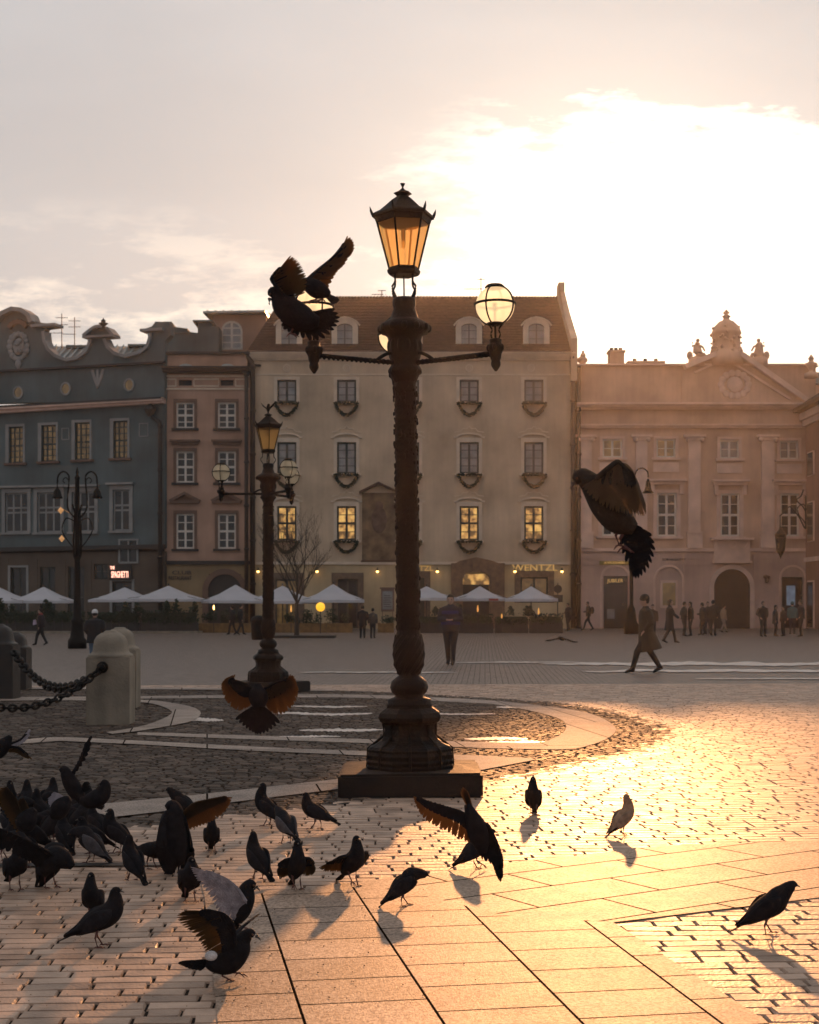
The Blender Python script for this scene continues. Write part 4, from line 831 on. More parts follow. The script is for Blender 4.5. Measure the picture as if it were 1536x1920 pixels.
# background house behind the right end, and the corner wing
Fb = Fr(1500, D0+12); bb = thing('back_house', 'pale house with a long tin roof behind the right end of the pediment', 'building', Fb.o)
bm = BM(); prect(bm, Fb, 1432, 716, 1640, 1100, 0, 6); obj('wall', bm, M['pnkt'], bb); bm = BM(); prism(bm, Fb.P([(1428, 716), (1432, 690), (1640, 716), (1640, 722), (1428, 722)]), -1, 6); obj('roof', bm, M['tin'], bb)
wx = GP(1508, D0).x; bb = thing('corner_wing', 'dark pink projecting corner house at the right edge with overhanging eaves', 'building', (wx, D0-.3, 0))
h_ = CH+(HY-772)/FPX*D0
bm = BM(); box(bm, 0, 14, -22, -.1, 0, h_); obj('wall', bm, plaster('rose_plaster', (.36, .2, .15)), bb)
bm = mesh_from([(-.9, -22.5, h_+.1), (-.9, -.2, h_+.1), (6, -.2, h_+4.5), (6, -22.5, h_+4.5), (-.9, -22.5, h_-.15), (-.9, -.2, h_-.15), (14, -.2, h_-.15), (14, -22.5, h_-.15)], [(0, 1, 2, 3), (4, 5, 1, 0), (1, 5, 6, 2), (0, 3, 7, 4), (4, 7, 6, 5)]); obj('roof', bm, M['tiles'], bb)
bm = BM(); box(bm, -.45, .0, -22, -.1, h_-.7, h_-.2); box(bm, -.25, .0, -22, -.1, h_-1.1, h_-.7); box(bm, -.15, 0, -22, -.1, 4.6, 4.9); obj('cornice', bm, M['pnkt'], bb)
for k in range(6):
    for z0, z1 in ((0.1, 3.2), (6, 8.6), (10.5, 12)):
        bm = BM(); box(bm, -.10, .0, -2.3-k*3.2, -.8-k*3.2, z0-.05, z1+.1); w_ = obj('window', bm, M['pnkt'], bb); bm = BM(); box(bm, -.13, -.1, -2.2-k*3.2, -.9-k*3.2, z0, z1); obj('pane', bm, M['glass'], w_)
# ---------------------------------------------------------------- things on the square
def bollard(loc, s, m, lab, rz=0):
    t = thing('bollard', lab, 'bollard', loc, rz, 'chained stone bollards'); k = s
    bm = BM(); box(bm, -.272*k, .272*k, -.24*k, .24*k, 0, .87*k, .012)
    obj('shaft', bm, m, t)
    bm = BM(); n = 28; rings = []
    def sq(hw, hd, z):
        out = []
        for i in range(n):
            a = 2*math.pi*i/n; c_, s_ = math.cos(a), math.sin(a); p = 3.2; out.append(bm.verts.new((hw*math.copysign(abs(c_)**(2/p), c_), hd*math.copysign(abs(s_)**(2/p), s_), z)))
        return out
    for hw, z in ((.275, .865), (.278, .885), (.265, .90), (.235, .915), (.222, .94), (.212, 1.02), (.2, 1.08), (.17, 1.13), (.12, 1.165), (.085, 1.178), (.08, 1.19), (.06, 1.198), (.001, 1.2)): rings.append(sq(hw*k, hw*k*.9, z*k))
    for a, b_ in zip(rings, rings[1:]):
        for i in range(n): bm.faces.new((a[i], a[(i+1) % n], b_[(i+1) % n], b_[i]))
    obj('cap', bm, m, t, True); return t
b1_ = GP(208, 18.4); b2_ = GP(225, 21.4); b3_ = GP(-1, 23.3); b4_ = GP(30, 26)
bollard(b1_, 1.0, M['stone'], 'pale weathered stone bollard with rounded cap, front one of the pale pair', R(2))
bollard(b2_, 1.0, M['stone'], 'pale stone bollard mostly hidden behind the front pale one', R(2))
bollard(b3_, 1.02, M['stoned'], 'dark bollard cut by the left edge, nearer one of the dark pair'); bollard(b4_, .87, M['stoned'], 'dark bollard standing just behind the dark one at the left edge')
def chain(p, q, sag, n, lab, ring=True):
    t = thing('chain', lab, 'chain', (p+q)/2*1.0); t.location.z = 0; o = t.location.copy(); bm = BM()
    pts = [p.lerp(q, i/n)-Vector((0, 0, sag*4*(i/n)*(1-i/n))) - o for i in range(n+1)]
    for i in range(n):
        a, b_ = pts[i], pts[i+1]; c = (a+b_)/2; d = (b_-a); L = d.length; d.normalize(); s_ = d.cross(Vector((0, 0, 1))).normalized(); u_ = s_.cross(d)
        side = s_ if i % 2 else u_; ring_ = []
        for k in range(15):
            an = 2*math.pi*k/14; ring_.append(c+d*math.cos(an)*L*.66+side*math.sin(an)*L*.36)
        loft(bm, ring_, L*.15, 6, up=d.cross(side), cap=False)
    obj('links', bm, M['iron'], t, True)
    bm = BM(); ball(bm, pts[0], .075, 12, (1, .7, 1)); ball(bm, pts[0]+Vector((0, -.06, 0)), .05, 10); obj('boss', bm, M['iron'], t, True)
pz = Vector((b1_.x-.03, b1_.y-.27, .74)); chain(pz+Vector((-.02, 0, 0)), PT(-40, 1318, 16.0), .23, 22, 'thick iron chain running down to the left edge of the picture from the pale bollard')
chain(Vector((b1_.x-.05, b1_.y-.2, .76)), PT(26, 1222, 23.0), .42, 34, 'thinner looking iron chain drooping between the pale bollard and the dark bollards')
# café umbrellas
UL = ['leftmost, cut by the picture edge', 'second from the left, in front of the dark doorways', 'under the neon lettering', 'in front of the dark sign letters', 'in front of the narrow house arch', 'behind the second street lamp and the bare tree', 'right of the bare tree, above the yellow ball', 'just right of the main lamp shaft', 'in front of the stone portal', 'rightmost, below the gilt lettering']
US = [(-8, 1098, 62, 1129), (82, 1100, 56, 1129), (234, 1101, 60, 1127), (316, 1098, 66, 1126), (442, 1096, 58, 1129), (530, 1098, 66, 1130), (625, 1095, 58, 1128), (800, 1099, 52, 1124), (900, 1099, 46, 1125), (996, 1099, 49, 1126)]
for i, (x, yt, hw, yb) in enumerate(US):
    d = 90+(i % 3)*.8; t = thing('cafe_umbrella', 'white café umbrella, '+UL[i], 'umbrella', GP(x, d), R(rnd.uniform(-6, 6)), 'white café umbrellas along the terrace')
    s_ = d/FPX; W_ = hw*s_; zt = CH+(HY-yt)*s_; zb = CH+(HY-yb)*s_; bm = BM(); top = bm.verts.new((0, 0, zt)); E_ = []
    for k in range(16):
        a = 2*math.pi*(k+.5)/16; c_, q_ = math.cos(a), math.sin(a); m_ = max(abs(c_), abs(q_)); E_.append((c_/m_*W_, q_/m_*W_))
    mid = [bm.verts.new((x_*.5, y_*.5, zb+(zt-zb)*.45)) for x_, y_ in E_]; lo_ = [bm.verts.new((x_, y_, zb+.12-(.05 if k % 2 else 0))) for k, (x_, y_) in enumerate(E_)]; va_ = [bm.verts.new((x_*1.005, y_*1.005, zb-.07)) for x_, y_ in E_]
    for k in range(16):
        j = (k+1) % 16; bm.faces.new((top, mid[k], mid[j])); bm.faces.new((mid[k], lo_[k], lo_[j], mid[j])); bm.faces.new((lo_[k], va_[k], va_[j], lo_[j]))
    obj('canopy', bm, M['white'], t)
    bm = BM(); loft(bm, [(0, 0, 0), (0, 0, zt+.06)], .035, 8); ball(bm, (0, 0, zt+.08), .06, 8); obj('pole', bm, M['dark'], t)
    bm = BM()
    for k in range(4): a = R(45+90*k); loft(bm, [(math.cos(a)*.03, math.sin(a)*.03, zb+.45), (math.cos(a)*W_*1.35, math.sin(a)*W_*1.35, zb+.13)], .015, 4)
    obj('ribs', bm, M['dark'], t)
    if i in (7, 8): 
        bm = BM(); box(bm, (-.55 if i == 7 else .35), (.1 if i == 7 else .95), -W_*1.012-.012, -W_*1.012, zb-.05, zb+.08); obj('valance_print', bm, mat('red_print', (.35, .06, .05) if i == 8 else (.7, .7, .7), .7, .05), t)
# planters with shrubs, hedges
M['leaf'] = mat('evergreen_leaves', (.022, .034, .018), .6, .3, 6, island=.5, trans=(.05, .09, .03), tmix=.2); M['wood'] = mat('planter_boards', (.20, .115, .045), .7, .25, 3); M['twig'] = mat('bare_twigs', (.045, .035, .026), .8, .2, 5)
def leaves(bm, n, fx, size, r2):
    for _ in range(n):
        p = Vector(fx(r2)); a = Vector((r2.gauss(0, 1), r2.gauss(0, 1), r2.gauss(0, 1))).normalized(); b_ = a.orthogonal().normalized()*size*.5; s_ = size*r2.uniform(.7, 1.3)
        bm.faces.new([bm.verts.new(q) for q in (p-a*s_*.5, p+b_, p+a*s_*.5, p-b_)])
def planter(i, x0, x1, yb, d, h, shrub, lab, box_h=.55, mm='wood'):
    X0 = GP(x0, d).x; X1 = GP(x1, d).x; c = (X0+X1)/2; w_ = (X1-X0)/2; t = thing('planter', lab, 'planter', (c, d, 0), 0, 'planters round the café terrace'); r2 = random.Random(i)
    bm = BM(); box(bm, -w_, w_, -.3, .3, 0, box_h)
    for k in range(4): box(bm, -w_-.02, w_+.02, -.325, -.3, box_h*(k+.08)/4, box_h*(k+.92)/4)
    box(bm, -w_-.03, -w_+.1, -.35, .3, 0, box_h+.03); box(bm, w_-.1, w_+.03, -.35, .3, 0, box_h+.03); obj('trough', bm, M[mm], t)
    bm = BM(); cl = [(r2.uniform(-w_*.9, w_*.9), r2.uniform(-.15, .15), box_h+r2.uniform(.1, h*.5), r2.uniform(.2, .45)) for _ in range(max(3, int(w_*5)))]
    def f(r_):
        q = r_.choice(cl); a = Vector((r_.gauss(0, 1), r_.gauss(0, 1), r_.gauss(0, 1))).normalized()*q[3]*r_.random()**.4; return (q[0]+a.x, q[1]+a.y*.7, max(box_h, q[2]+a.z*(1.2 if shrub else .7)*h))
    leaves(bm, int(500*w_), f, .11, r2); obj('shrub', bm, M['leaf'], t)
PL = [(365, 433, 'wooden planter with dark shrubs under the umbrella by the narrow house arch'), (436, 470, 'short wooden planter left of the second street lamp'), (512, 560, 'wooden planter behind the foot of the bare tree'), (564, 612, 'wooden planter right of the bare tree under the yellow ball'), (615, 660, 'wooden planter left of the two people standing by the terrace'), (710, 738, 'short raised wooden planter below the menu board')]
for i, (x0, x1, lab) in enumerate(PL): planter(i, x0, x1, 1186, 84, 1.0 if i != 5 else .5, 1, lab)
HD = [(-60, 70, 'dark hedge fence at the left edge of the terrace'), (72, 160, 'dark hedge fence between the left edge and the ornate lamp post'), (164, 262, 'dark hedge fence behind the person in the white hat'), (264, 372, 'dark hedge fence left of the wooden planters'), (775, 850, 'dark hedge behind the man with the phone, left part'), (852, 925, 'dark hedge right of the man with the phone'), (928, 990, 'dark hedge with pointed conifers below the gilt lettering'), (992, 1055, 'dark hedge at the right end of the terrace')]
for i, (x0, x1, lab) in enumerate(HD):
    d = 82.5; X0 = GP(x0, d).x; X1 = GP(x1, d).x; c = (X0+X1)/2; w_ = (X1-X0)/2; t = thing('hedge', lab, 'hedge', (c, d, 0), 0, 'dark hedges enclosing the terrace'); r2 = random.Random(i+50)
    bm = BM(); box(bm, -w_, w_, -.2, .2, 0, .6); k = -w_
    while k < w_: box(bm, k, k+.09, -.24, -.2, 0, .72); k += .45
    obj('trough', bm, M['dark'], t)
    hh = 1.25 if i < 4 else 1.0; bm = BM(); box(bm, -w_+.1, w_-.1, -.12, .12, .55, hh*.95)
    spk = [(r2.uniform(-w_, w_), r2.uniform(.3, .75)) for _ in range(int(w_*2.2))]
    def f(r_):
        if r_.random() < .35:
            q = r_.choice(spk); z_ = r_.random(); return (q[0]+r_.gauss(0, .16*(1-z_)+.02), r_.uniform(-.25, .25), hh+z_*q[1])
        return (r_.uniform(-w_, w_), r_.uniform(-.32, .32), r_.uniform(.5, hh+.15*math.sin(q0*3)))
    q0 = i; leaves(bm, int(700*w_), f, .12, r2); obj('foliage', bm, M['leaf'], t)
# kerb of the terrace and the tree pit
bm = BM(); box(bm, GP(-80, 81.5).x, GP(372, 81.5).x, 81.4, 83.2, 0, .12); struct('terrace_kerb', bm, M['stone'])
# bare tree
t = thing('bare_tree', 'small bare tree with a fan of thin twigs, right of the second street lamp', 'tree', GP(556, 70)); r2 = random.Random(11)
T0 = t
bm = BM(); tw = BM()
def grow(p, d_, L, r_, lev):
    n_ = 5; pts = [p]; dd = d_.copy()
    for k in range(n_): dd = (dd+Vector((r2.gauss(0, .05), r2.gauss(0, .05), .05))).normalized(); pts.append(pts[-1]+dd*L/n_)
    loft(bm if lev < 2 else tw, pts, [max(r_*(1-.5*k/n_), .004) for k in range(n_+1)], 6 if lev < 2 else 4)
    if lev < 5:
        for k in range(3 if lev < 3 else 3):
            q = pts[r2.randint(2, n_)]; a = r2.random()*6.28; s_ = r2.uniform(.35, .75); nd = (dd+Vector((math.cos(a)*s_, math.sin(a)*s_, r2.uniform(-.05, .3)))).normalized()
            grow(q, nd, L*r2.uniform(.62, .85), r_*.52, lev+1)
loft(bm, [(0, 0, 0), (.02, 0, .8), (0, 0, 1.7)], [.13, .1, .085], 8)
for k in range(5):
    a = k*1.256+.3; grow(Vector((0, 0, 1.55+.1*k)), Vector((math.cos(a)*.55, math.sin(a)*.55, 1)).normalized(), 1.85, .05, 1)
grow(Vector((0, 0, 1.7)), Vector((0, 0, 1)), 1.7, .06, 1)
obj('trunk', bm, M['twig'], t); obj('crown', tw, M['twig'], t)
bm = BM(); box(bm, -1.3, 1.9, -1.0, 1.0, 0, .12, .02); obj('tree_kerb', bm, M['stoned'], t)
# yellow ball lamp, menu board, bin, round sign
t = thing('ball_lamp', 'glowing round yellow lamp on a thin pole in front of the planters', 'lamp', GP(601, 81)); bm = BM(); loft(bm, [(0, 0, 0), (0, 0, 1.3)], .03, 6); obj('pole', bm, M['dark'], t)
bm = BM(); ball(bm, (0, 0, CH), .26, 20); obj('ball', bm, mat('yellow_ball', (.7, .45, .05), .4, 0, emit=(1, .50, .03), estr=.95), t, True)
t = thing('menu_board', 'narrow framed menu board on a stand before the cream wall', 'sign', GP(727, 92)); bm = BM(); box(bm, -.42, .42, -.05, .05, 1.2, 2.65); box(bm, -.5, .5, -.08, .08, 2.65, 2.75); box(bm, -.35, -.3, -.03, .03, 0, 1.2); box(bm, .3, .35, -.03, .03, 0, 1.2); obj('frame', bm, M['nart'], t)
bm = BM(); box(bm, -.32, .32, -.07, -.051, 1.35, 2.5); q_ = obj('menu', bm, M['paleg'], t); bm = BM(); [box(bm, -.24, .24*(1-.3*(k % 2)), -.08, -.071, 1.5+k*.14, 1.54+k*.14) for k in range(6)]; obj('print', bm, M['dark'], q_)
t = thing('litter_bin', 'dark round topped litter bin beside the foot of the second street lamp', 'bin', GP(485, 66)); bm = BM(); lathe(bm, [(.3, 0), (.33, .1), (.35, .8), (.36, .9), (.3, 1.02), (.15, 1.1), (.02, 1.12)], 14); obj('drum', bm, M['iron'], t, True); bm = BM(); lathe(bm, [(.37, .84), (.38, .87), (.37, .9)], 14); obj('rim', bm, M['iron2'], t)
t = thing('round_sign', 'dark round sign above a square board at the right end of the terrace', 'sign', GP(1046, 90)); bm = BM(); loft(bm, [(0, 0, 0), (0, 0, 3.0)], .04, 6); obj('post', bm, M['dark'], t)
bm = BM(); lathe(bm, [(.02, -.03), (.26, -.03), (.26, .03), (.02, .03)], 16); bmesh.ops.rotate(bm, verts=bm.verts, matrix=Matrix.Rotation(R(90), 3, 'X')); bmesh.ops.translate(bm, verts=bm.verts, vec=(0, -.06, 2.62)); obj('disc', bm, M['stoned'], t); bm = BM(); box(bm, -.3, .3, -.1, -.05, 1.8, 2.25); obj('board', bm, M['stoned'], t)
# small candles and lanterns inside the terrace
for i, (x, y, lab) in enumerate(((401, 1139, 'small warm table lantern under the umbrella by the arch'), (546, 1143, 'thin upright candle light between the second lamp and the bare tree'), (896, 1143, 'thin upright candle light in the hedge right of the man with the phone'), (1010, 1148, 'thin upright candle light in the hedge below the gilt lettering'), (941, 1155, 'small warm dot of candle light in the hedge left of the gilt lettering'))):
    t = thing('candle_lantern', lab, 'lantern', GP(x, 81.9), 0, 'candle lights on the terrace'); z_ = PT(x, y, 81.9).z; bm = BM(); loft(bm, [(0, 0, 0), (0, 0, z_-.12)], .02, 6); lathe(bm, [(.06, z_-.16), (.06, z_-.13)], 8); obj('stand', bm, M['dark'], t)
    bm = BM(); lathe(bm, [(.03, z_-.13), (.05, z_), (.02, z_+.13+(.12 if 'thin' in lab else 0))], 8); obj('flame', bm, M['bulb'] if i < 1 else mat('candle_glow', (.8, .4, .1), .5, 0, emit=(1, .45, .1), estr=.7), t)
# ornate post at the left with double scroll arms
def hang(bm, x, z): lathe(bm, [(.03, z+.12), (.06, z+.05), (.13, z-.05), (.16, z-.2), (.2, z-.28), (.17, z-.3)], 12, x, 0); loft(bm, [(x, 0, z+.1), (x, 0, z+.3)], .02, 6)
t = thing('ornate_lamp_post', 'dark ornate post with two curled arms and bell lamps before the grey green palace', 'lamp post', GP(145, 52)); s_ = 52/FPX; zt = CH+(HY-880)*s_
bm = BM(); lathe(bm, [(.34, 0), (.34, .3), (.26, .4), (.2, .9), (.24, 1.0), (.16, 1.1), (.12, 2), (.1, 3.2), (.14, 3.3), (.09, 3.4), (.08, zt-.4), (.1, zt-.3), (.04, zt-.2), (.06, zt-.1), (.01, zt+.08)], 14)
for k in range(6): loft(bm, [(.13*math.cos(k), .13*math.sin(k), 3.3), (.16*math.cos(k), .16*math.sin(k), 3.9), (.1*math.cos(k), .1*math.sin(k), 4.9), (.2*math.cos(k), .2*math.sin(k), 5.2)], .025, 5)
obj('shaft', bm, M['iron'], t, True)
for sg in (-1, 1):
    bm = BM(); q = [(sg*.08, 0, 4.7), (sg*.35, 0, 5.1), (sg*.3, 0, zt-.45), (sg*.32, 0, zt-.2), (sg*.5, 0, zt-.08), (sg*.68, 0, zt-.22), (sg*.72, 0, zt-.5)]; loft(bm, cat(q, 24), .032, 6)
    loft(bm, cat([(sg*.3, 0, zt-.4), (sg*.42, 0, zt-.3), (sg*.52, 0, zt-.4), (sg*.45, 0, zt-.5)], 14), .02, 6); loft(bm, cat([(sg*.1, 0, 3.6), (sg*.35, 0, 3.9), (sg*.55, 0, 4.3), (sg*.4, 0, 4.7), (sg*.1, 0, 4.6)], 18), .022, 6)
    a_ = obj('arm', bm, M['iron'], t, True); bm = BM(); hang(bm, sg*.72, zt-.75); obj('bell_lamp', bm, M['iron'], a_, True)
for k, (x, y) in enumerate(((114, 957), (116, 1010))):
    p = PT(x, y, 52); bm = BM(); o_ = p-t.location; lathe(bm, [(.002, -.13), (.11, 0), (.002, .13)], 4); bmesh.ops.translate(bm, verts=bm.verts, vec=o_)
    if k == 0: loft(bm, [o_+Vector((0, 0, .1)), (-.3, 0, 4.9)], .006, 4)
    obj('diamond_ornament', bm, mat('orange_ornament', (.5, .25, .08), .4, .1, emit=(1, .5, .2), estr=.35), t)
# slim post with goose neck lamp by the pink palace
t = thing('gooseneck_lamp', 'slim dark post with curved arms and bell lamps before the pink palace', 'lamp post', GP(1184, 80)); s_ = 80/FPX; zt = CH+(HY-878)*s_
bm = BM(); lathe(bm, [(.42, 0), (.42, .5), (.3, .7), (.22, 1.3), (.2, 1.4), (.11, 1.6), (.1, 3.5), (.13, 3.6), (.08, 3.7), (.07, zt-.8), (.1, zt-.7), (.02, zt-.3)], 12); obj('shaft', bm, M['iron2'], t, True)
for sg in (-1, 1):
    bm = BM(); q = [(0, 0, zt-1.3), (sg*.15, 0, zt-.5), (sg*.35, 0, zt-.08), (sg*.65, 0, zt), (sg*.9, 0, zt-.2), (sg*.93, 0, zt-.5)]; loft(bm, cat(q, 20), .04, 6); a_ = obj('arm', bm, M['iron2'], t, True)
    bm = BM(); lathe(bm, [(.05, zt-.6), (.12, zt-.75), (.16, zt-1.05), (.22, zt-1.25), (.33, zt-1.36), (.28, zt-1.38)], 14, sg*.93, 0); obj('bell_lamp', bm, M['iron2'], a_, True)
# lantern on a scroll bracket at the corner house
d = 72; t = thing('bracket_lantern', 'dark lantern hanging from a scrolled wall bracket at the right edge', 'lantern', PT(1512, 1000, d)); s_ = d/FPX
def Q(x, y): return ((x-1512)*s_, 0, (1000-y)*s_)
bm = BM(); loft(bm, cat([Q(1507, 918), Q(1502, 930), Q(1494, 938), Q(1506, 950), Q(1512, 965), Q(1510, 990), Q(1500, 972), Q(1490, 958), Q(1480, 950), Q(1468, 962), Q(1462, 968)], 50), .035, 6); loft(bm, cat([Q(1512, 985), Q(1506, 975), Q(1498, 965), Q(1496, 952), Q(1506, 945), Q(1513, 955)], 24), .03, 6); loft(bm, [Q(1463, 968), Q(1463, 992)], .03, 6); loft(bm, [Q(1511, 930), Q(1511, 992)], .04, 6); obj('bracket', bm, M['iron2'], t, True)
x_ = Q(1464, 0)[0]; bm = BM(); lathe(bm, [(.05, Q(0, 988)[2]), (.12, Q(0, 994)[2]), (.30, Q(0, 1002)[2]), (.27, Q(0, 1008)[2])], 6, x_, 0); lathe(bm, [(.2, Q(0, 1034)[2]), (.06, Q(0, 1042)[2]), (.01, Q(0, 1048)[2])], 6, x_, 0)
for k in range(6): loft(bm, [(x_+.25*math.cos(k*1.047), .25*math.sin(k*1.047), Q(0, 1008)[2]), (x_+.18*math.cos(k*1.047), .18*math.sin(k*1.047), Q(0, 1034)[2])], .03, 5)
obj('frame', bm, M['iron2'], t); bm = BM(); lathe(bm, [(.16, Q(0, 1034)[2]), (.23, Q(0, 1009)[2])], 6, x_, 0); obj('glass', bm, M['glass'], t)
p = PT(1437, 1084, D0-.1); t = thing('shell_lamp', 'small dark wall ornament lamp right of the gateway arch', 'wall lamp', p); bm = BM(); ball(bm, (-.1, -.15, .1), .16, 10); ball(bm, (.12, -.12, .05), .13, 10); ball(bm, (0, -.1, -.15), .15, 10, (1, 1, 1.3)); obj('body', bm, M['nart'], t, True)
# ---------------------------------------------------------------- people
SK = mat('skin', (.42, .26, .19), .6, .05); 
CM = {}
def cm(c):
    if c not in CM: CM[c] = mat('cloth', c, .9, .18, 5, .3, 60)
    return CM[c]
def person(lab, x, yf, hpx, head, pose='walk', coat=(.03, .03, .035), trou=(.02, .02, .022), hair=(.02, .015, .012), coatlen='hip', arms='hang', stride=.3, hat=None, lean=0, extra=None, d=None, group='people out on the square', vox=.016, bulk=1.0):
    g = G(x, yf); 
    if d: g = GP(x, d)
    H = hpx/FPX*g.y; k = H/1.75; t = thing('person', lab, 'person', g, head, group)
    V_ = lambda a, b_, c: Vector((a*k+lean*c*k, b_*k, c*k))
    hip = .93
    if pose == 'stand': FL = [(.02, .1), (-.02, -.1)]
    else: FL = [(stride, .07), (-stride, -.07)]
    legs = []
    for i, (fx, fy) in enumerate(FL):
        drop = hip-math.sqrt(max(.1, .86**2-(fx*.95)**2))-.07 if pose != 'stand' else 0
        back = (i == 1 and pose != 'stand'); az_ = .13 if back else .085
        an = V_(fx-.02 if not back else fx, fy, az_); hp = V_(0, .09*(1 if fy > 0 else -1), hip-.03)
        kn = (hp+an)/2+V_(.045 if not back else .07, 0, .0); toe = an+V_(.14, 0, -.055 if not back else -.10)-Vector((lean*-.055*k, 0, 0))
        legs.append((hp, kn, an, toe))
    hs = V_(0, 0, 1.46); sh = [(V_(0, s_*.19, 1.42)) for s_ in (1, -1)]
    arm = []
    for i, s_ in enumerate((1, -1)):
        q = arms if isinstance(arms, str) else arms[i]
        if q == 'hang': e, h_ = V_(-.03, s_*.25, 1.13), V_(.04, s_*.25, .88)
        elif q == 'phone': e, h_ = V_(.02, s_*.27, 1.14), V_(.27, s_*.07, 1.13)
        elif q == 'pocket': e, h_ = V_(-.08, s_*.29, 1.14), V_(.06, s_*.2, .97)
        elif q == 'fwd': e, h_ = V_(.13, s_*.23, 1.17), V_(.33, s_*.22, 1.02)
        elif q == 'back': e, h_ = V_(-.16, s_*.24, 1.16), V_(-.24, s_*.25, .93)
        elif q == 'face': e, h_ = V_(.12, s_*.23, 1.2), V_(.2, s_*.08, 1.38)
        arm.append((sh[i], e, h_))
    hc = V_(.03, 0, 1.64)
    if pose == 'bend': hc = V_(.12, 0, 1.55)
    if arms == 'phone': hc = V_(.05, 0, 1.62)
    # body: one continuous remeshed surface
    bm = BM()
    loft(bm, [V_(0, 0, .86), V_(0, 0, 1.0), V_(0, 0, 1.2), V_(0, 0, 1.38), V_(0, 0, 1.46)], [(.15*k, .1*k), (.15*k, .11*k), (.14*k, .1*k), (.18*k, .11*k), (.08*k, .06*k)], 12, up=(1, 0, 0))
    loft(bm, [V_(0, 0, 1.42), V_(.01, 0, 1.5), hc-V_(0.01, 0, .04)+Vector((lean*.04*k, 0, 0))], [.06*k, .052*k, .055*k], 10, up=(1, 0, 0))
    ball(bm, hc, .098*k, 16, (.98, .82, 1.2)); ball(bm, hc+Vector((.03*k, 0, -.055*k)), .062*k, 12, (1, .9, 1))
    loft(bm, [hc+Vector((.09*k, 0, .015*k)), hc+Vector((.122*k, 0, -.018*k)), hc+Vector((.095*k, 0, -.028*k))], [.010*k, .017*k, .012*k], 8)
    loft(bm, [hc+Vector((.078*k, -.028*k, -.062*k)), hc+Vector((.098*k, 0, -.06*k)), hc+Vector((.078*k, .028*k, -.062*k))], .009*k, 6)
    for s_ in (1, -1): ball(bm, hc+Vector((-.005*k, s_*.085*k, -.01*k)), .028*k, 8, (.8, .4, 1.2))
    for hp, kn, an, toe in legs: loft(bm, [hp, kn, an], [.085*k, .055*k, .038*k], 10, up=(1, 0, 0)); loft(bm, [an, toe], [.04*k, .03*k], 8)
    for a, e, h_ in arm:
        loft(bm, [a, e, h_], [.05*k, .04*k, .027*k], 10, up=(1, 0, 0)); dd = (h_-e).normalized(); sd = dd.cross(Vector((1, 0, 0)) if abs(dd.x) < .6 else Vector((0, 0, 1))).normalized()
        pm = h_+dd*.05*k; loft(bm, [h_, pm, h_+dd*.09*k], [(.026*k, .018*k), (.04*k, .018*k), (.036*k, .016*k)], 8, up=sd.cross(dd))
        cr = dd.cross(sd)
        for q in range(4):
            st = h_+dd*.085*k+sd*(q-1.5)*.021*k; L_ = (.062, .075, .07, .052)[q]*k; loft(bm, [st, st+dd*L_*.55+cr*.006*k, st+dd*L_*.9+cr*.022*k], [.0095*k, .009*k, .007*k], 6)
        loft(bm, [h_+dd*.03*k+sd*.03*k, h_+dd*.065*k+sd*.055*k+cr*.01*k, h_+dd*.09*k+sd*.058*k+cr*.02*k], [.011*k, .010*k, .008*k], 6)
    bo = obj('body', bm, SK, t, remesh=.011*k if hpx > 100 else .014*k)
    bm = BM(); [ball(bm, hc+Vector((.083*k, s_*.032*k, .012*k)), .011*k, 8) for s_ in (1, -1)]; obj('eyes', bm, cm((.02, .02, .02)), t)
    # trousers
    bm = BM()
    for hp, kn, an, toe in legs: loft(bm, [hp+Vector((0, 0, .04*k)), hp-Vector((0, 0, .1*k)), kn, an+Vector((0, 0, -.01*k))], [.098*k*bulk, .1*k*bulk, .068*k*bulk, .055*k], 10, up=(1, 0, 0))
    loft(bm, [V_(0, 0, .84), V_(0, 0, 1.02)], [(.165*k*bulk, .125*k)]*2, 12, up=(1, 0, 0)); obj('trousers', bm, cm(trou), t, remesh=vox*k)
    # shoes
    for hp, kn, an, toe in legs:
        bm = BM(); dd = (toe-an); dd = Vector((dd.x, dd.y, dd.z)); heel = an-Vector((.045*k, 0, 0)); heel.z = an.z-.04*k
        sloft(bm, [heel+Vector((-.01*k, 0, .02*k)), an+Vector((0, 0, -.01*k)), (an+toe)/2, toe, toe+Vector((.03*k, 0, 0))], [(.03*k, .03*k), (.048*k, .055*k), (.045*k, .04*k), (.045*k, .028*k), (.02*k, .012*k)], 12, 10); obj('shoe', bm, cm((.012, .011, .011)), t, True)
    # coat
    bm = BM(); bk = bulk
    z0 = {'hip': .86, 'thigh': .70, 'knee': .52}[coatlen]; fl = {'hip': 1.0, 'thigh': 1.12, 'knee': 1.28}[coatlen]
    if extra == 'cape': fl = 1.55
    pts = [V_(0, 0, 1.49), V_(0, 0, 1.44), V_(-.01, 0, 1.3), V_(-.01, 0, 1.1), V_(-.01, 0, .95)] + ([V_(-.02-(.08 if extra == 'cape' else 0), 0, z0)] if z0 < .9 else [V_(0, 0, z0)])
    rr = [(.085*k, .075*k), (.2*k*bk, .12*k*bk), (.225*k*bk, .155*k*bk), (.205*k*bk, .15*k*bk), (.2*k*bk, .155*k*bk), (.19*k*bk*fl, .16*k*bk*fl)]
    loft(bm, pts, rr, 16, up=(1, 0, 0))
    for a, e, h_ in arm: loft(bm, [a+Vector((0, 0, -.01*k)), (a+e)/2, e, h_], [.08*k*bk, .078*k*bk, .068*k*bk, .05*k], 10, up=(1, 0, 0))
    loft(bm, [V_(0, 0, 1.47), V_(.0, 0, 1.53)], [(.075*k, .075*k), (.068*k, .07*k)], 10, up=(1, 0, 0))
    obj('coat', bm, cm(coat), t, remesh=vox*k)
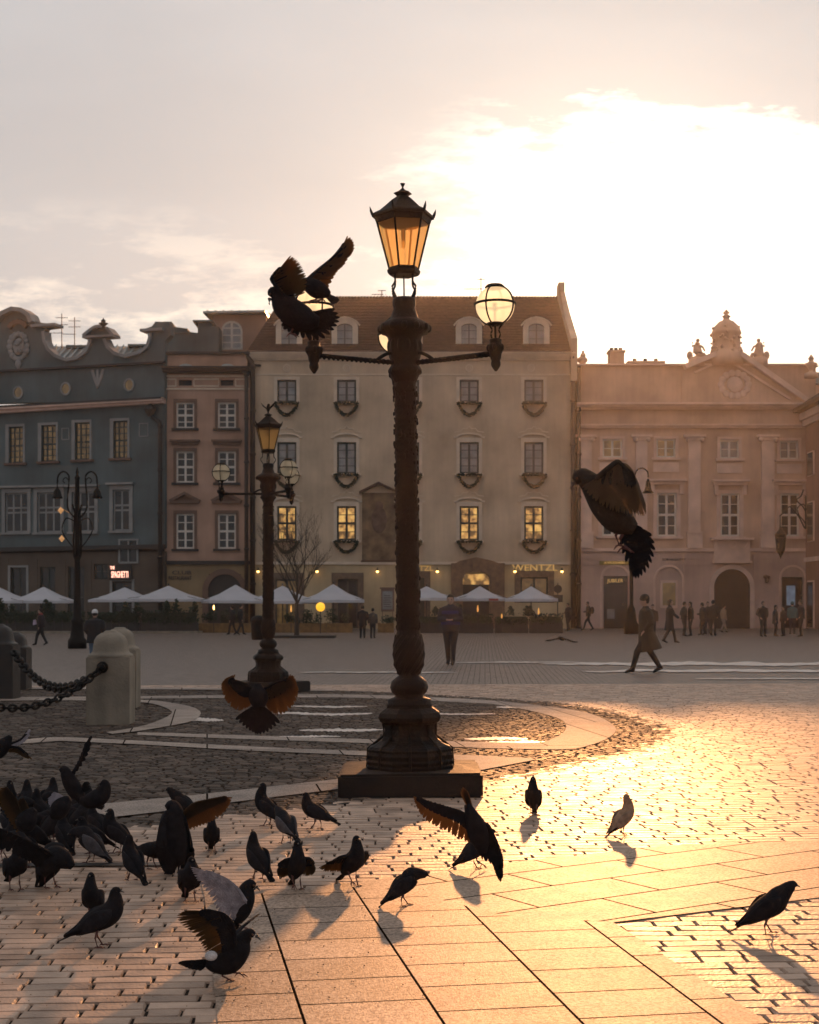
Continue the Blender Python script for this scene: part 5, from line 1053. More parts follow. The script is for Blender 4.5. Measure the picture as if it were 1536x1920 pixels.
    # hair or hat
    bm = BM(); ball(bm, hc+Vector((-.014*k, 0, .028*k)), .103*k, 16, (1.0, .9, 1.13)); 
    for f in [f for f in bm.faces if f.calc_center_median().x-hc.x > .035*k and f.calc_center_median().z-hc.z < .055*k]: bm.faces.remove(f)
    if hat == 'long': loft(bm, [hc+Vector((-.05*k, 0, .02*k)), hc+Vector((-.065*k, 0, -.1*k)), hc+Vector((-.07*k, 0, -.2*k))], [(.09*k, .05*k), (.095*k, .045*k), (.06*k, .03*k)], 10, up=(1, 0, 0))
    obj('hair', bm, cm(hair), t, True)
    if isinstance(hat, tuple):
        bm = BM(); ball(bm, hc+Vector((-.008*k, 0, .06*k)), .112*k, 16, (1, .92, .95)); loft(bm, [hc+Vector((0, 0, .03*k)), hc+Vector((0, 0, .065*k))], [(.098*k, .112*k)]*2, 16, up=(1, 0, 0)); obj('hat', bm, cm(hat), t, True)
    return t, k, V_, hc
LFT, RGT, AWAY, TOW = R(180), 0.0, R(90), R(-90)
t, k, V_, hc = person('man in a dark blue quilted jacket walking towards the camera looking down at his phone', 845, 1247, 132, R(-97), 'walk', (.022, .024, .035), (.02, .02, .024), arms='phone', stride=.17, coatlen='hip', bulk=1.12)
bm = BM(); box(bm, .24*k, .30*k, -.04*k, .04*k, 1.115*k, 1.13*k, .002); ph = obj('phone', bm, cm((.02, .02, .02)), None); ph.location = t.location; ph.rotation_euler = t.rotation_euler; tag(ph, 'small dark phone held in both hands by the man in the blue jacket', 'phone')
bm = BM(); loft(bm, [V_(.0, 0, 1.0), V_(.0, 0, 1.11)], [(.246*k, .185*k)]*2, 16, up=(1, 0, 0)); loft(bm, [V_(.0, 0, 1.26), V_(.0, 0, 1.35)], [(.25*k, .185*k)]*2, 16, up=(1, 0, 0)); obj('jacket_panel', bm, cm((.022, .026, .12)), t, remesh=.02)
person('woman in a flared dark brown coat and round hat striding left', 1211, 1262, 144, LFT, 'walk', (.04, .028, .018), (.015, .014, .014), arms=('pocket', 'hang'), stride=.34, coatlen='knee', hat=(.025, .018, .014), extra='cape', bulk=1.15)
person('woman in a knee length dark coat walking right with one arm forward', 1256, 1206, 81, RGT, 'walk', (.02, .02, .022), (.02, .02, .02), arms=('hang', 'fwd'), stride=.27, coatlen='knee', hat='long')
person('child sized figure half hidden behind the shoulder of the striding woman', 1224, 1196, 62, TOW, 'stand', (.06, .035, .025), group='people standing by the pink palace')
SB = 'people standing by the pink palace'
person('left one of two people standing face to face left of the gateway', 1283, 1193, 64, R(10), 'stand', (.03, .028, .025), arms='pocket', group=SB)
person('right one of two people standing face to face left of the gateway', 1295, 1193, 64, LFT, 'stand', (.025, .022, .02), arms='hang', group=SB, hat='long')
person('bulky person with hunched shoulders, leftmost of the cluster by the gateway', 1318, 1191, 61, R(150), 'bend', (.035, .032, .028), arms='phone', group=SB, bulk=1.25, stride=.1)
person('person in olive grey jacket in the middle of the cluster by the gateway', 1327, 1189, 60, TOW, 'stand', (.06, .055, .045), (.04, .04, .045), group=SB)
person('person turned away, rightmost dark figure of the cluster by the gateway', 1337, 1192, 66, R(60), 'stand', (.04, .034, .028), (.03, .03, .03), group=SB, arms='pocket')
person('person in a pale tan jacket and light trousers stepping out of the dark gateway', 1357, 1186, 52, R(20), 'walk', (.30, .20, .13), (.25, .2, .17), group=SB, stride=.25)
person('tall man in a black coat standing alone right of the gateway', 1431, 1194, 66, R(-70), 'stand', (.014, .014, .016), arms='pocket', group=SB, bulk=1.1)
person('woman with long dark hair, leftmost of the group by the lit shop window', 1454, 1193, 58, R(-20), 'stand', (.025, .022, .028), (.02, .02, .03), group=SB, hat='long', coatlen='thigh')
person('short person in black amid the group by the lit shop window', 1469, 1193, 56, R(200), 'stand', (.018, .018, .02), group=SB)
person('person in a teal hooded top behind the group by the lit shop window', 1486, 1189, 60, AWAY, 'stand', (.03, .10, .11), (.02, .02, .03), group=SB, hat=(.03, .11, .12))
person('tall man in a dark jacket, rightmost of the group by the lit shop window', 1502, 1194, 68, R(170), 'stand', (.018, .018, .022), group=SB, arms='pocket', bulk=1.1)
t, k, V_, hc = person('person with a dark backpack walking left along the pink palace wall', 1103, 1182, 54, LFT, 'walk', (.02, .02, .022), group=SB, stride=.3, arms='phone')
bm = BM(); ball(bm, V_(-.24, 0, 1.22), .19*k, 12, (.7, .85, 1.2)); bp = obj('backpack', bm, cm((.015, .015, .018)), None, True); bp.location = t.location; bp.rotation_euler = t.rotation_euler; tag(bp, 'dark rounded backpack on the back of the person walking left along the wall', 'backpack')
person('stooping person in a dark padded jacket beside the downpipe, right of the terrace', 1066, 1183, 52, R(200), 'bend', (.015, .018, .024), group=SB, bulk=1.35, arms='phone', stride=.1)
SD = 'people beside the terrace'
person('taller dark figure of the couple standing in front of the cream wall', 680, 1197, 61, R(100), 'stand', (.014, .015, .018), group=SD, arms='pocket', coatlen='thigh', bulk=1.1)
person('person in a grey brown jacket, right of the couple before the cream wall', 699, 1197, 56, R(80), 'stand', (.06, .055, .05), (.03, .03, .035), group=SD, arms='hang')
person('left one of two people walking past the planters near the narrow house arch', 436, 1190, 54, R(160), 'walk', (.02, .022, .025), group=SD, stride=.22)
person('right one of two people walking past the planters near the narrow house arch', 451, 1190, 56, R(20), 'walk', (.018, .02, .022), group=SD, stride=.22)
t, k, V_, hc = person('person with a dark red scarf carrying a white bag, walking left near the dark hedge', 77, 1210, 68, LFT, 'walk', (.03, .02, .022), group=SD, stride=.26, arms=('hang', 'pocket'), bulk=1.15)
bm = BM(); loft(bm, [V_(0, 0, 1.43), V_(.02, 0, 1.54)], [(.12*k, .11*k), (.1*k, .1*k)], 12, up=(1, 0, 0)); loft(bm, [V_(.08, .05, 1.45), V_(.14, .06, 1.25)], [.05*k, .04*k], 8); obj('scarf', bm, cm((.22, .03, .03)), t, True)
bm = BM(); prism(bm, [(.20*k, 1.02*k), (.38*k, .98*k), (.36*k, 1.22*k), (.26*k, 1.24*k)], -.06*k, .06*k); q = obj('carried_bag', bm, cm((.5, .42, .55)), None); q.location = t.location; q.rotation_euler = t.rotation_euler; tag(q, 'small pale lilac bag carried in front of the person with the red scarf', 'bag')
person('person in a white knitted hat, dark coat and blue jeans standing behind the pale bollard', 178, 1246, 101, R(100), 'stand', (.016, .017, .02), (.10, .15, .22), group=SD, hat=(.6, .6, .6), arms='pocket', bulk=1.25, coatlen='thigh')
# ---------------------------------------------------------------- pigeons
def pm(n, c, tr=None, tm=.3, r_=.8): return mat(n, c, r_, .25, 30, .4, 120, spec=.08, trans=tr, tmix=tm)
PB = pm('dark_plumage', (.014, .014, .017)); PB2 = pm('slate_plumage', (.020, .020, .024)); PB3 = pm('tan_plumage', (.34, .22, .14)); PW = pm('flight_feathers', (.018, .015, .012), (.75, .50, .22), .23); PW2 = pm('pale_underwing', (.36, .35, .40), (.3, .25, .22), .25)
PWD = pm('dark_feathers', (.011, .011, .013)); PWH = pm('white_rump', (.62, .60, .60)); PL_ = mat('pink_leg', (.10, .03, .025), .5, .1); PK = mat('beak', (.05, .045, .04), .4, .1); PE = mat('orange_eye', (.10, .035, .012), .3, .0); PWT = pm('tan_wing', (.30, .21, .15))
PBR = pm('flare_brown_plumage', (.05, .038, .03)); PWB = pm('flare_brown_feathers', (.09, .065, .048), (.6, .45, .25), .35)  # brown imitates flare washing over a dark bird, painted into the plumage
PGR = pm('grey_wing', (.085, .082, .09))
FLK = 'pigeons on the paving'
def parts_head(t, hc, fwd, s, tilt=None):
    f = fwd.normalized(); sd = f.cross(Vector((0, 0, 1)))
    sd = sd.normalized() if sd.length > .01 else Vector((0, 1, 0)); u_ = sd.cross(f)
    bm = BM(); b0 = hc+f*.014*s-u_*.002*s; loft(bm, [b0, b0+f*.012*s, b0+f*.021*s-u_*.004*s, b0+f*.026*s-u_*.009*s], [(.006*s, .0058*s), (.0048*s, .0045*s), (.003*s, .003*s), (.0008*s, .0008*s)], 8); ball(bm, b0+f*.006*s+u_*.005*s, .005*s, 6); obj('beak', bm, PK, t, True)
    bm = BM(); [ball(bm, hc+f*.003*s+u_*.004*s+sd*q*.0165*s, .0042*s, 8) for q in (-1, 1)]; obj('eyes', bm, PE, t, True)
def leg(t, hip, foot, f, s, m=None, lift=0):
    bm = BM(); f = Vector((f.x, f.y, 0)); f = f.normalized() if f.length > .01 else Vector((1, 0, 0)); kn = (hip+foot)*.5-f*.014*s
    loft(bm, [hip+Vector((0, 0, .012*s)), kn, foot+Vector((0, 0, .003*s))], [.010*s, .0042*s, .0034*s], 8)
    sd = Vector((-f.y, f.x, 0)); dz = -.012*lift
    for a, L_ in ((0, .034), (.55, .028), (-.55, .028), (math.pi, .016)):
        d_ = f*math.cos(a)+sd*math.sin(a); loft(bm, [foot+Vector((0, 0, .004*s)), foot+d_*L_*.55*s+Vector((0, 0, .006*s+dz*.5)), foot+d_*L_*s+Vector((0, 0, .0015*s+dz))], [.0034*s, .003*s, .0014*s], 6)
    obj('leg', bm, m or PL_, t, True)
def fan(t, root, d_, spread, L_, n, w_, nrm, m, name='tail'):
    bm = BM(); d_ = d_.normalized(); nrm = Vector(nrm).normalized()
    for i in range(n):
        a = (i/(n-1)-.5)*2*spread; q = Matrix.Rotation(a, 3, nrm) @ d_; blade(bm, root+nrm*(.0008*i), root+q*L_*(1-.06*abs(i-(n-1)/2)/n)+nrm*.0008*i, w_, nrm)
    for i in range(n):
        a = (i/(n-1)-.5)*1.6*spread; q = Matrix.Rotation(a, 3, nrm) @ d_; blade(bm, root-d_*.02+nrm*.003, root+q*L_*.5+nrm*.003, w_, nrm)
    return obj(name, bm, m, t)
def swing(t, arm, tips, n, m, w_k=1.35, name='wing', nrm=None, cov=None):   # spread wing: arm curve, curve of feather tips
    A = cat(arm, 60); T = cat(tips, 60); bm = BM(); c_ = sum(A, Vector())/60; q_ = sum(T, Vector())/60
    if nrm is None: nrm = (A[-1]-A[0]).cross(q_-c_)
    nrm = nrm.normalized() if nrm.length > 1e-9 else Vector((0, 1, 0))
    for i in range(n):
        u = i/(n-1); ra = A[int(59*min(1, u**.8*1.0))]; tp = T[int(59*u)]; nx = T[min(59, int(59*u)+max(1, 60//n))]; pv_ = T[max(0, int(59*u)-max(1, 60//n))]
        w_ = (nx-pv_).length*.5*w_k; blade(bm, ra+nrm*.001*(i % 3), tp+nrm*.001*(i % 3), max(.007, min(w_, .030)), nrm)
    w = obj(name, bm, m, t)
    bm = BM()
    for r_i, (fr, k) in enumerate(((.46, 1), (.28, 1.1))):
        for i in range(n):
            u = i/(n-1); ra = A[int(59*u)]; tp = T[int(59*u)]; dd = tp-ra; L_ = min(dd.length*fr, .14); blade(bm, ra-dd.normalized()*.008+nrm*(.003+.0015*r_i), ra+dd.normalized()*L_+nrm*(.002), .022*k, nrm, .0015)
    loft(bm, [a_ for a_ in A[::4]]+[A[-1]], [max(.0045, .011*(1-i/17)) for i in range(16)], 8); obj('coverts', bm, cov or m, w)
    return w
def pigeon(lab, x, y, hd, neck='up', pitch=0, s=1.0, body=None, wing=None, half=0, stride=.012, one=False, fansp=.12, z=0, group=FLK, m_tail=None, droop=0):
    g = G(x, y); g.z = .016+z; s = s*.94; t = thing('pigeon', lab, 'pigeon', g, R(hd), group); body = body or PB; wing = wing or PB2; S = s
    P_ = [(-.118, .088), (-.10, .098), (-.06, .118), (-.01, .133), (.04, .148), (.068, .17)]; W_ = [(.014, .010), (.03, .024), (.046, .042), (.056, .053), (.054, .057), (.046, .052)]
    NK = {'up': [(.083, .20), (.088, .226), (.093, .25), (.104, .2535), (.116, .249)], 'tall': [(.085, .207), (.088, .238), (.09, .268), (.101, .273), (.114, .269)], 'fwd': [(.098, .186), (.122, .199), (.144, .207), (.156, .207), (.168, .201)],
          'low': [(.10, .165), (.125, .155), (.147, .142), (.158, .136), (.167, .127)], 'peck': [(.098, .13), (.118, .092), (.132, .06), (.139, .05), (.145, .038)], 'hunch': [(.075, .19), (.08, .205), (.086, .218), (.098, .221), (.11, .217)], 'back': [(.07, .197), (.06, .212), (.045, .214), (.034, .21), (.022, .204)]}[neck]
    P_ += NK; W_ += [(.036, .041), (.0285, .032), (.0228, .0245), (.0165, .0175), (.005, .006)]
    ca, sa = math.cos(R(pitch)), math.sin(R(pitch))
    def T(p): 
        X_, Z_ = p[0]*S, (p[-1]-.1)*S; Y_ = p[1]*S if len(p) == 3 else 0
        return Vector((X_*ca-Z_*sa, Y_, .1*S+X_*sa+Z_*ca))
    bm = BM(); sloft(bm, [T(p) for p in P_], [(a*S, b_*S) for a, b_ in W_], 30, 16, up=(-1.2, 0, 1) if neck != 'peck' else (.6, 0, .8)); obj('body', bm, body, t, True)
    hc = T(NK[2]); fw = T(NK[4])-T(NK[2]); parts_head(t, hc, fw, S)
    for q in (1, -1):
        if half and (half == 3 or (half == 1) == (q > 0)): continue
        o_ = droop; bm = BM(); pts = [(.07, q*.030, .168), (.045, q*.049, .160), (0, q*(.056+o_), .148-o_), (-.05, q*(.047+o_), .128-o_), (-.10, q*(.028+o_*.8), .108-o_*1.2), (-.15, q*(.014+o_*.5), .093-o_*1.2), (-.172, q*.010, .087-o_*1.2)]
        sloft(bm, [T(p) for p in pts], [(.004*S, .008*S), (.011*S, .026*S), (.012*S, .040*S), (.011*S, .036*S), (.007*S, .020*S), (.004*S, .009*S), (.001, .002)], 22, 12, up=(0, 0, 1)); w = obj('wing', bm, wing, t, True)
        bm = BM()
        for k in range(5): blade(bm, T((-.04-.012*k, q*(.055+o_-.005*k), .118-.002*k-o_)), T((-.115-.014*k, q*(.030+o_*.6-.004*k), .093-.001*k-o_*1.2)), .014*S, (0, 1, .4))
        obj('flight_feathers', bm, PWD, w)
    fan(t, T((-.095, 0, .094)), T((-.2, 0, .066))-T((-.095, 0, .094)), fansp, .115*S, 8, .021*S, T((0, 0, 1))-T((0, 0, 0)), m_tail or PWD)
    for q in ((1, -1) if not one else (1,)): leg(t, T((-.008, q*.024, .098)), Vector((q*stride, q*.026*S, .004)), Vector((1, 0, 0)), S)
    if one: leg(t, T((-.008, -.024, .098)), Vector((.03, -.024*S, .035)), Vector((1, 0, 0)), S, lift=2)
    return t, T
HI = PB3
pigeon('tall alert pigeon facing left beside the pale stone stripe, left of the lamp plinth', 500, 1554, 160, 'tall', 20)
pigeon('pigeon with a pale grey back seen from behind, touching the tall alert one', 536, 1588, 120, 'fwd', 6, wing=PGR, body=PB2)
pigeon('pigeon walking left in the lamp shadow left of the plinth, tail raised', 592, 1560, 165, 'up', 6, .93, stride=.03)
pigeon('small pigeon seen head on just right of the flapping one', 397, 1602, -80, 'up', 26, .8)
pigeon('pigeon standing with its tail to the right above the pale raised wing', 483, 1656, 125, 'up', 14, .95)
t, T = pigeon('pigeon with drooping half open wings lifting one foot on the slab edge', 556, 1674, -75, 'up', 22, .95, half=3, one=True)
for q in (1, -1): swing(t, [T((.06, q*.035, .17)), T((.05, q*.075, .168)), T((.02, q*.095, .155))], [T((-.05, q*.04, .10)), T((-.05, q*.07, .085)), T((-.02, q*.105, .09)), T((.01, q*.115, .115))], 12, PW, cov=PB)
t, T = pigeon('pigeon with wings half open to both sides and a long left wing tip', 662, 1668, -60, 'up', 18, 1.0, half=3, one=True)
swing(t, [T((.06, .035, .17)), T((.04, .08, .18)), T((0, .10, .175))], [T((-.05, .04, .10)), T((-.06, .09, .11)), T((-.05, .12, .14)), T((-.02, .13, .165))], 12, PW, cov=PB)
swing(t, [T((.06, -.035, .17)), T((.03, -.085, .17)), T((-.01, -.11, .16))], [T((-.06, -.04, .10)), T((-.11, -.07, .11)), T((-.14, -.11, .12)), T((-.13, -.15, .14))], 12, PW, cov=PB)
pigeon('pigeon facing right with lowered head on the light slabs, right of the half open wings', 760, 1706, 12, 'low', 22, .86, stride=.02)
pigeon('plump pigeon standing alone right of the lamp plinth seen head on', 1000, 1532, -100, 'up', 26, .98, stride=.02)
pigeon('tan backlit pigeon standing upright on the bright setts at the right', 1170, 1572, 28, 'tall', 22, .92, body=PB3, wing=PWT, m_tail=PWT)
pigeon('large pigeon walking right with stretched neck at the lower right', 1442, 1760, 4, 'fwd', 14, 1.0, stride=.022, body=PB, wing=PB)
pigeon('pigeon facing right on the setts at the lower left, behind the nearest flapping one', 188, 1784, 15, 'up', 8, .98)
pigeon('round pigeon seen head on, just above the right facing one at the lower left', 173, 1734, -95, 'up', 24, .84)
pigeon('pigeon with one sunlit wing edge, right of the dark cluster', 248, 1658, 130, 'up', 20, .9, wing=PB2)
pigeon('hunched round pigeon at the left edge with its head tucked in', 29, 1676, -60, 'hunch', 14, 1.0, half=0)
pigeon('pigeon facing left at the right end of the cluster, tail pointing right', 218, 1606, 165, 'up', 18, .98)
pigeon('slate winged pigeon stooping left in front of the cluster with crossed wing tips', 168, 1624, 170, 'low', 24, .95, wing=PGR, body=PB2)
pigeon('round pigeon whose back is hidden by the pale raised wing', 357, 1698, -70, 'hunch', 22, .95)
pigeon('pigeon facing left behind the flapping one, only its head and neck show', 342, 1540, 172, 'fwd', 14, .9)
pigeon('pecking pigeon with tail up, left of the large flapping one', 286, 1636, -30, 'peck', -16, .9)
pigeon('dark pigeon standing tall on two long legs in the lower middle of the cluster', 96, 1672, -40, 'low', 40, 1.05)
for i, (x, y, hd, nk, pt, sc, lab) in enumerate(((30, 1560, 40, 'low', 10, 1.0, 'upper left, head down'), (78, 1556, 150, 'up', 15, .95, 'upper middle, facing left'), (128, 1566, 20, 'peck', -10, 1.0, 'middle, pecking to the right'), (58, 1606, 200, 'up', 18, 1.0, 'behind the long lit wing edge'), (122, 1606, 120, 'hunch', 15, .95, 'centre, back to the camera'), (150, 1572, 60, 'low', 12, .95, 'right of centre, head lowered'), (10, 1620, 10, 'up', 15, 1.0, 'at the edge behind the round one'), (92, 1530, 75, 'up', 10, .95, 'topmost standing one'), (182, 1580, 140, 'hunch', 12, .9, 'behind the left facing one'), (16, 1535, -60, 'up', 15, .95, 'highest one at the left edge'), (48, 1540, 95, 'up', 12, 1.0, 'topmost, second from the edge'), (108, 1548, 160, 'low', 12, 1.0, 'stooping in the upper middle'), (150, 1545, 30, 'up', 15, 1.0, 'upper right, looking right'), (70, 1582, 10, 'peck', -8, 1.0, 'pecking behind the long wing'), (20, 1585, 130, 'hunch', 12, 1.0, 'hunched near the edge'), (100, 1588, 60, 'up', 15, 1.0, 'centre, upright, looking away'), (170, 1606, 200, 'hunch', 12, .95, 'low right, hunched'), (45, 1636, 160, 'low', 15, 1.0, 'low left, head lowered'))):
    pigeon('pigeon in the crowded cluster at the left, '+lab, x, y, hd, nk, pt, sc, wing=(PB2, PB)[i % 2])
# birds in the air or flapping: laid out as real bodies at their own distance
def flyer(lab, d, spine, wid, beak, wings=(), tail=None, legs=(), body=PB, wingm=PW, group='pigeons flapping or flying', eye=True, wup=(0, -1, 0)):
    cx, cy = spine[len(spine)//2][:2]; o = PT(cx, cy, d); t = thing('pigeon', lab, 'pigeon', o, 0, group)
    def Q(p): return PT(p[0], p[1], d+(p[2] if len(p) > 2 else 0))-o
    k = d/FPX; bm = BM(); sloft(bm, [Q(p) for p in spine], [(w_*k, w_*k*.95) for w_ in wid], 28, 14, up=wup); obj('body', bm, body, t, True)
    if beak:
        hc = Q(spine[0]) if len(spine[0]) > 1 else None; hc = (Q(spine[0])+Q(spine[1]))/2; fw = Q(beak)-hc; parts_head(t, hc+fw.normalized()*max(0, fw.length-.040), fw, 1.0)
    for w in wings: swing(t, [Q(p) for p in w[0]], [Q(p) for p in w[1]], w[2], w[3] if len(w) > 3 else wingm, cov=(w[4] if len(w) > 4 else body))
    if tail:
        rt, tips, n = tail[:3]; r_ = Q(rt); TT = cat([Q(p) for p in tips], n); bm = BM(); c_ = sum(TT, Vector())/n; nn = (TT[-1]-TT[0]).cross(c_-r_).normalized(); wd = (TT[-1]-TT[0]).length/n*1.5
        for i, p in enumerate(TT): blade(bm, r_+nn*.001*i, p+nn*.001*i, max(.014, wd), nn)
        for i, p in enumerate(TT): blade(bm, r_+nn*(.004), r_.lerp(p, .5)+nn*.003, max(.016, wd*.9), nn)
        obj('tail', bm, tail[3] if len(tail) > 3 else PWD, t)
    for a, b_, f in legs: leg(t, Q(a), Q(b_), Vector(f), 1.0, lift=1)
    return t, Q
# 1 hovering in front of the left globe
flyer('flying pigeon braking in front of the left globe lamp with a fanned tail', 5.6, [(507, 556), (513, 549), (522, 556), (533, 572), (552, 588), (575, 600), (598, 604)], [6, 12.5, 16, 23, 26, 23, 10], (502, 568),
      [([(536, 560, -.02), (520, 540, -.04), (510, 524, -.05), (513, 520, -.05)], [(572, 548, -.02), (576, 525, -.03), (570, 508, -.04), (565, 497, -.05), (557, 487, -.05), (546, 479, -.06)], 18, PW, PB)],
      ((562, 592), [(526, 602), (530, 616), (545, 624), (560, 631), (585, 638), (608, 634), (624, 620), (634, 606), (637, 592), (628, 578)], 17, PWD), [((575, 590), (545, 627), (1, 0, 0))])
flyer('pigeon perching on the left globe with its long right wing raised to the sky', 5.95, [(566, 532), (572, 530), (582, 535), (595, 543), (608, 548), (618, 553)], [5, 10, 15, 17, 13, 6], None,
      [([(570, 532, 0), (590, 512, .03), (618, 488, .05), (642, 466, .06)], [(612, 546, 0), (624, 524, .02), (633, 508, .03), (645, 496, .04), (655, 481, .05), (661, 474, .06), (665, 462, .06), (661, 449, .07), (652, 442, .07)], 20, PW, PB2)],
      ((606, 548), [(626, 570), (632, 568), (637, 563)], 5, PB2), [((602, 550), (604, 563), (-1, 0, 0)), ((596, 550), (590, 564), (-1, 0, 0))])
# 2 large one at the right
flyer('large flying pigeon at the right with wings folded forward and a fanned drooping tail', 4.3, [(1078, 902), (1089, 894), (1102, 901), (1118, 918), (1137, 945), (1158, 972), (1178, 985), (1190, 992)], [8, 16.5, 19.5, 26, 31, 29, 20, 12], (1071, 911),
      [([(1120, 898, -.05), (1138, 880, -.07), (1156, 867, -.08), (1166, 872, -.08), (1180, 886, -.07)], [(1092, 914, -.05), (1108, 932, -.05), (1130, 948, -.06), (1150, 958, -.07), (1168, 962, -.07), (1184, 965, -.07), (1196, 960, -.06), (1200, 940, -.05)], 24, PWB, PBR),
       ([(1150, 890, .06), (1168, 872, .10), (1186, 886, .12), (1194, 910, .12)], [(1190, 960, .05), (1204, 968, .06), (1212, 962, .08), (1210, 946, .10), (1206, 936, .12)], 14, PWB, PWB)],
      ((1187, 985), [(1163, 1022), (1172, 1050), (1186, 1078), (1194, 1085), (1204, 1080), (1216, 1068), (1225, 1050), (1230, 1028), (1224, 1004)], 15, PWD), [((1166, 985), (1161, 1024), (0, 0, 0)), ((1176, 990), (1168, 1030), (0, 0, 0))], body=PBR)
# 3 from behind in front of the second lamp
flyer('flying pigeon seen from behind with fanned wings, before the second street lamp', 8.6, [(483, 1281), (484, 1288), (484, 1298), (485, 1312), (486, 1326)], [6, 10, 17, 18, 11], None,
      [([(474, 1292), (456, 1281), (440, 1276), (436, 1277)], [(468, 1325), (456, 1331), (446, 1333), (434, 1326), (423, 1313), (418, 1301), (415, 1292), (415, 1283), (421, 1274), (431, 1268), (441, 1264)], 26, PW, PWD),
       ([(494, 1292), (514, 1281), (530, 1276), (537, 1277)], [(502, 1328), (512, 1338), (522, 1341), (538, 1335), (550, 1323), (556, 1314), (559, 1303), (560, 1293), (557, 1283), (553, 1270), (546, 1264)], 26, PW, PWD)],
      ((486, 1320), [(442, 1349), (459, 1364), (475, 1374), (487, 1377), (505, 1371), (524, 1356)], 14, PWD))
# 4 taking off near the light slabs, above a walking one
flyer('pigeon taking off right of the plinth with a long ribbed wing stretched left', 6.1, [(905, 1600), (903, 1585), (898, 1568), (892, 1548), (884, 1528), (876, 1508)], [8, 14, 19, 19, 13, 6], None,
      [([(892, 1560), (872, 1528), (840, 1515), (800, 1503), (786, 1498)], [(893, 1584), (872, 1577), (854, 1569), (836, 1558), (813, 1547), (796, 1536), (785, 1520), (778, 1505), (775, 1494)], 24, PW, PB),
       ([(896, 1560), (912, 1545), (928, 1572), (938, 1600), (939, 1620)], [(905, 1612), (924, 1622), (929, 1635), (934, 1648), (939, 1654), (942, 1640)], 14, PWD, PB)],
      ((888, 1530), [(864, 1484), (868, 1476), (875, 1482)], 5, PW))
pigeon('pigeon walking right beneath the one taking off, tail pointing left', 893, 1637, 10, 'fwd', 18, .92, one=True)
# 5 nearest, flapping
flyer('nearest pigeon flapping, facing right with its dark wing raised over a white rump', 5.7, [(477, 1754), (469, 1750), (457, 1760), (447, 1778), (428, 1800), (405, 1806), (388, 1802)], [5, 10, 15, 24, 27, 19, 11], (486, 1757),
      [([(440, 1772, -.05), (437, 1735, -.08), (420, 1714, -.10), (400, 1709, -.1)], [(388, 1797, -.04), (384, 1782, -.06), (376, 1768, -.08), (360, 1748, -.1), (345, 1738, -.1), (335, 1726, -.1), (332, 1716, -.1), (345, 1708, -.1)], 22, PW, PB),
       ([(436, 1765, .05), (452, 1742, .10), (468, 1728, .14)], [(412, 1775, .04), (425, 1760, .08), (450, 1740, .13), (487, 1714, .18)], 12, PW, PB2)],
      ((392, 1802), [(334, 1806), (352, 1815), (372, 1820)], 7, PWD), [((418, 1822), (430, 1838), (1, 0, 0)), ((428, 1820), (448, 1826), (1, 0, 0))])
bm = BM(); p0 = PT(396, 1792, 5.62); ball(bm, (0, 0, 0), .020, 10, (1.3, .6, 1.0)); o = obj('rump_patch', bm, PWH, None, True); par = [q for q in COL.objects if q.get('label', '').startswith('nearest pigeon')][0]; o.parent = par; o.location = p0-par.location
flyer('pigeon raising a pale grey underwing towards the left, above the nearest flapping one', 6.5, [(479, 1661), (470, 1658), (463, 1668), (459, 1686), (452, 1708), (444, 1728)], [5, 10, 15, 19, 18, 10], (485, 1665),
      [([(460, 1690, -.04), (445, 1666, -.07), (424, 1648, -.09), (404, 1640, -.1)], [(438, 1726, -.03), (424, 1722, -.05), (408, 1708, -.07), (398, 1688, -.08), (384, 1668, -.09), (370, 1650, -.1), (362, 1636, -.1), (358, 1626, -.1)], 22, PW2, PW2)],
      ((446, 1722), [(428, 1752), (436, 1757), (445, 1756)], 6, PWD), [((450, 1726), (456, 1740), (1, 0, 0))])
# 6 big flapping left of centre
flyer('large pigeon landing in the left middle with a brown translucent wing stretched right', 8.0, [(313, 1516), (322, 1511), (326, 1522), (324, 1545), (326, 1575), (332, 1605), (338, 1622)], [7, 12, 19, 25, 26, 20, 9], None,
      [([(340, 1530), (362, 1508), (392, 1500), (418, 1496)], [(352, 1556), (372, 1550), (392, 1543), (408, 1534), (420, 1524), (430, 1510), (436, 1496)], 20, PW, PW),
       ([(312, 1522, -.05), (300, 1548, -.08), (296, 1575, -.08)], [(330, 1620, -.05), (322, 1640, -.07), (312, 1640, -.08), (303, 1625, -.08), (297, 1600, -.08)], 14, PWD, PB2),
       ([(345, 1530), (354, 1560), (358, 1590)], [(330, 1632), (345, 1636), (356, 1630), (362, 1615), (361, 1590)], 14, PWD, PB)],
      ((330, 1605), [(308, 1640), (316, 1644), (326, 1638)], 6, PWD))
# 7 cluster fliers
flyer('pigeon at the top of the cluster with one thin wing raised high', 8.4, [(113, 1446), (120, 1443), (126, 1454), (134, 1470), (146, 1488), (158, 1492)], [4, 8, 12, 15, 14, 6], None,
      [([(130, 1458), (142, 1440), (152, 1420), (160, 1400)], [(136, 1456), (148, 1442), (160, 1420), (168, 1400), (172, 1380)], 9, PWD, PB)], ((150, 1486), [(160, 1466), (166, 1470), (170, 1478)], 5, PWD))
flyer('pigeon tumbling at the upper right corner of the cluster, breast to the right', 8.2, [(190, 1466), (196, 1472), (192, 1488), (180, 1498), (165, 1502), (150, 1500)], [6, 11, 16, 17, 14, 6], None,
      [([(182, 1486), (165, 1492), (150, 1494)], [(196, 1512), (180, 1514), (160, 1512), (145, 1504), (138, 1490)], 12, PWD, PB)], ((165, 1502), [(186, 1516), (192, 1518), (196, 1514)], 5, PWD))
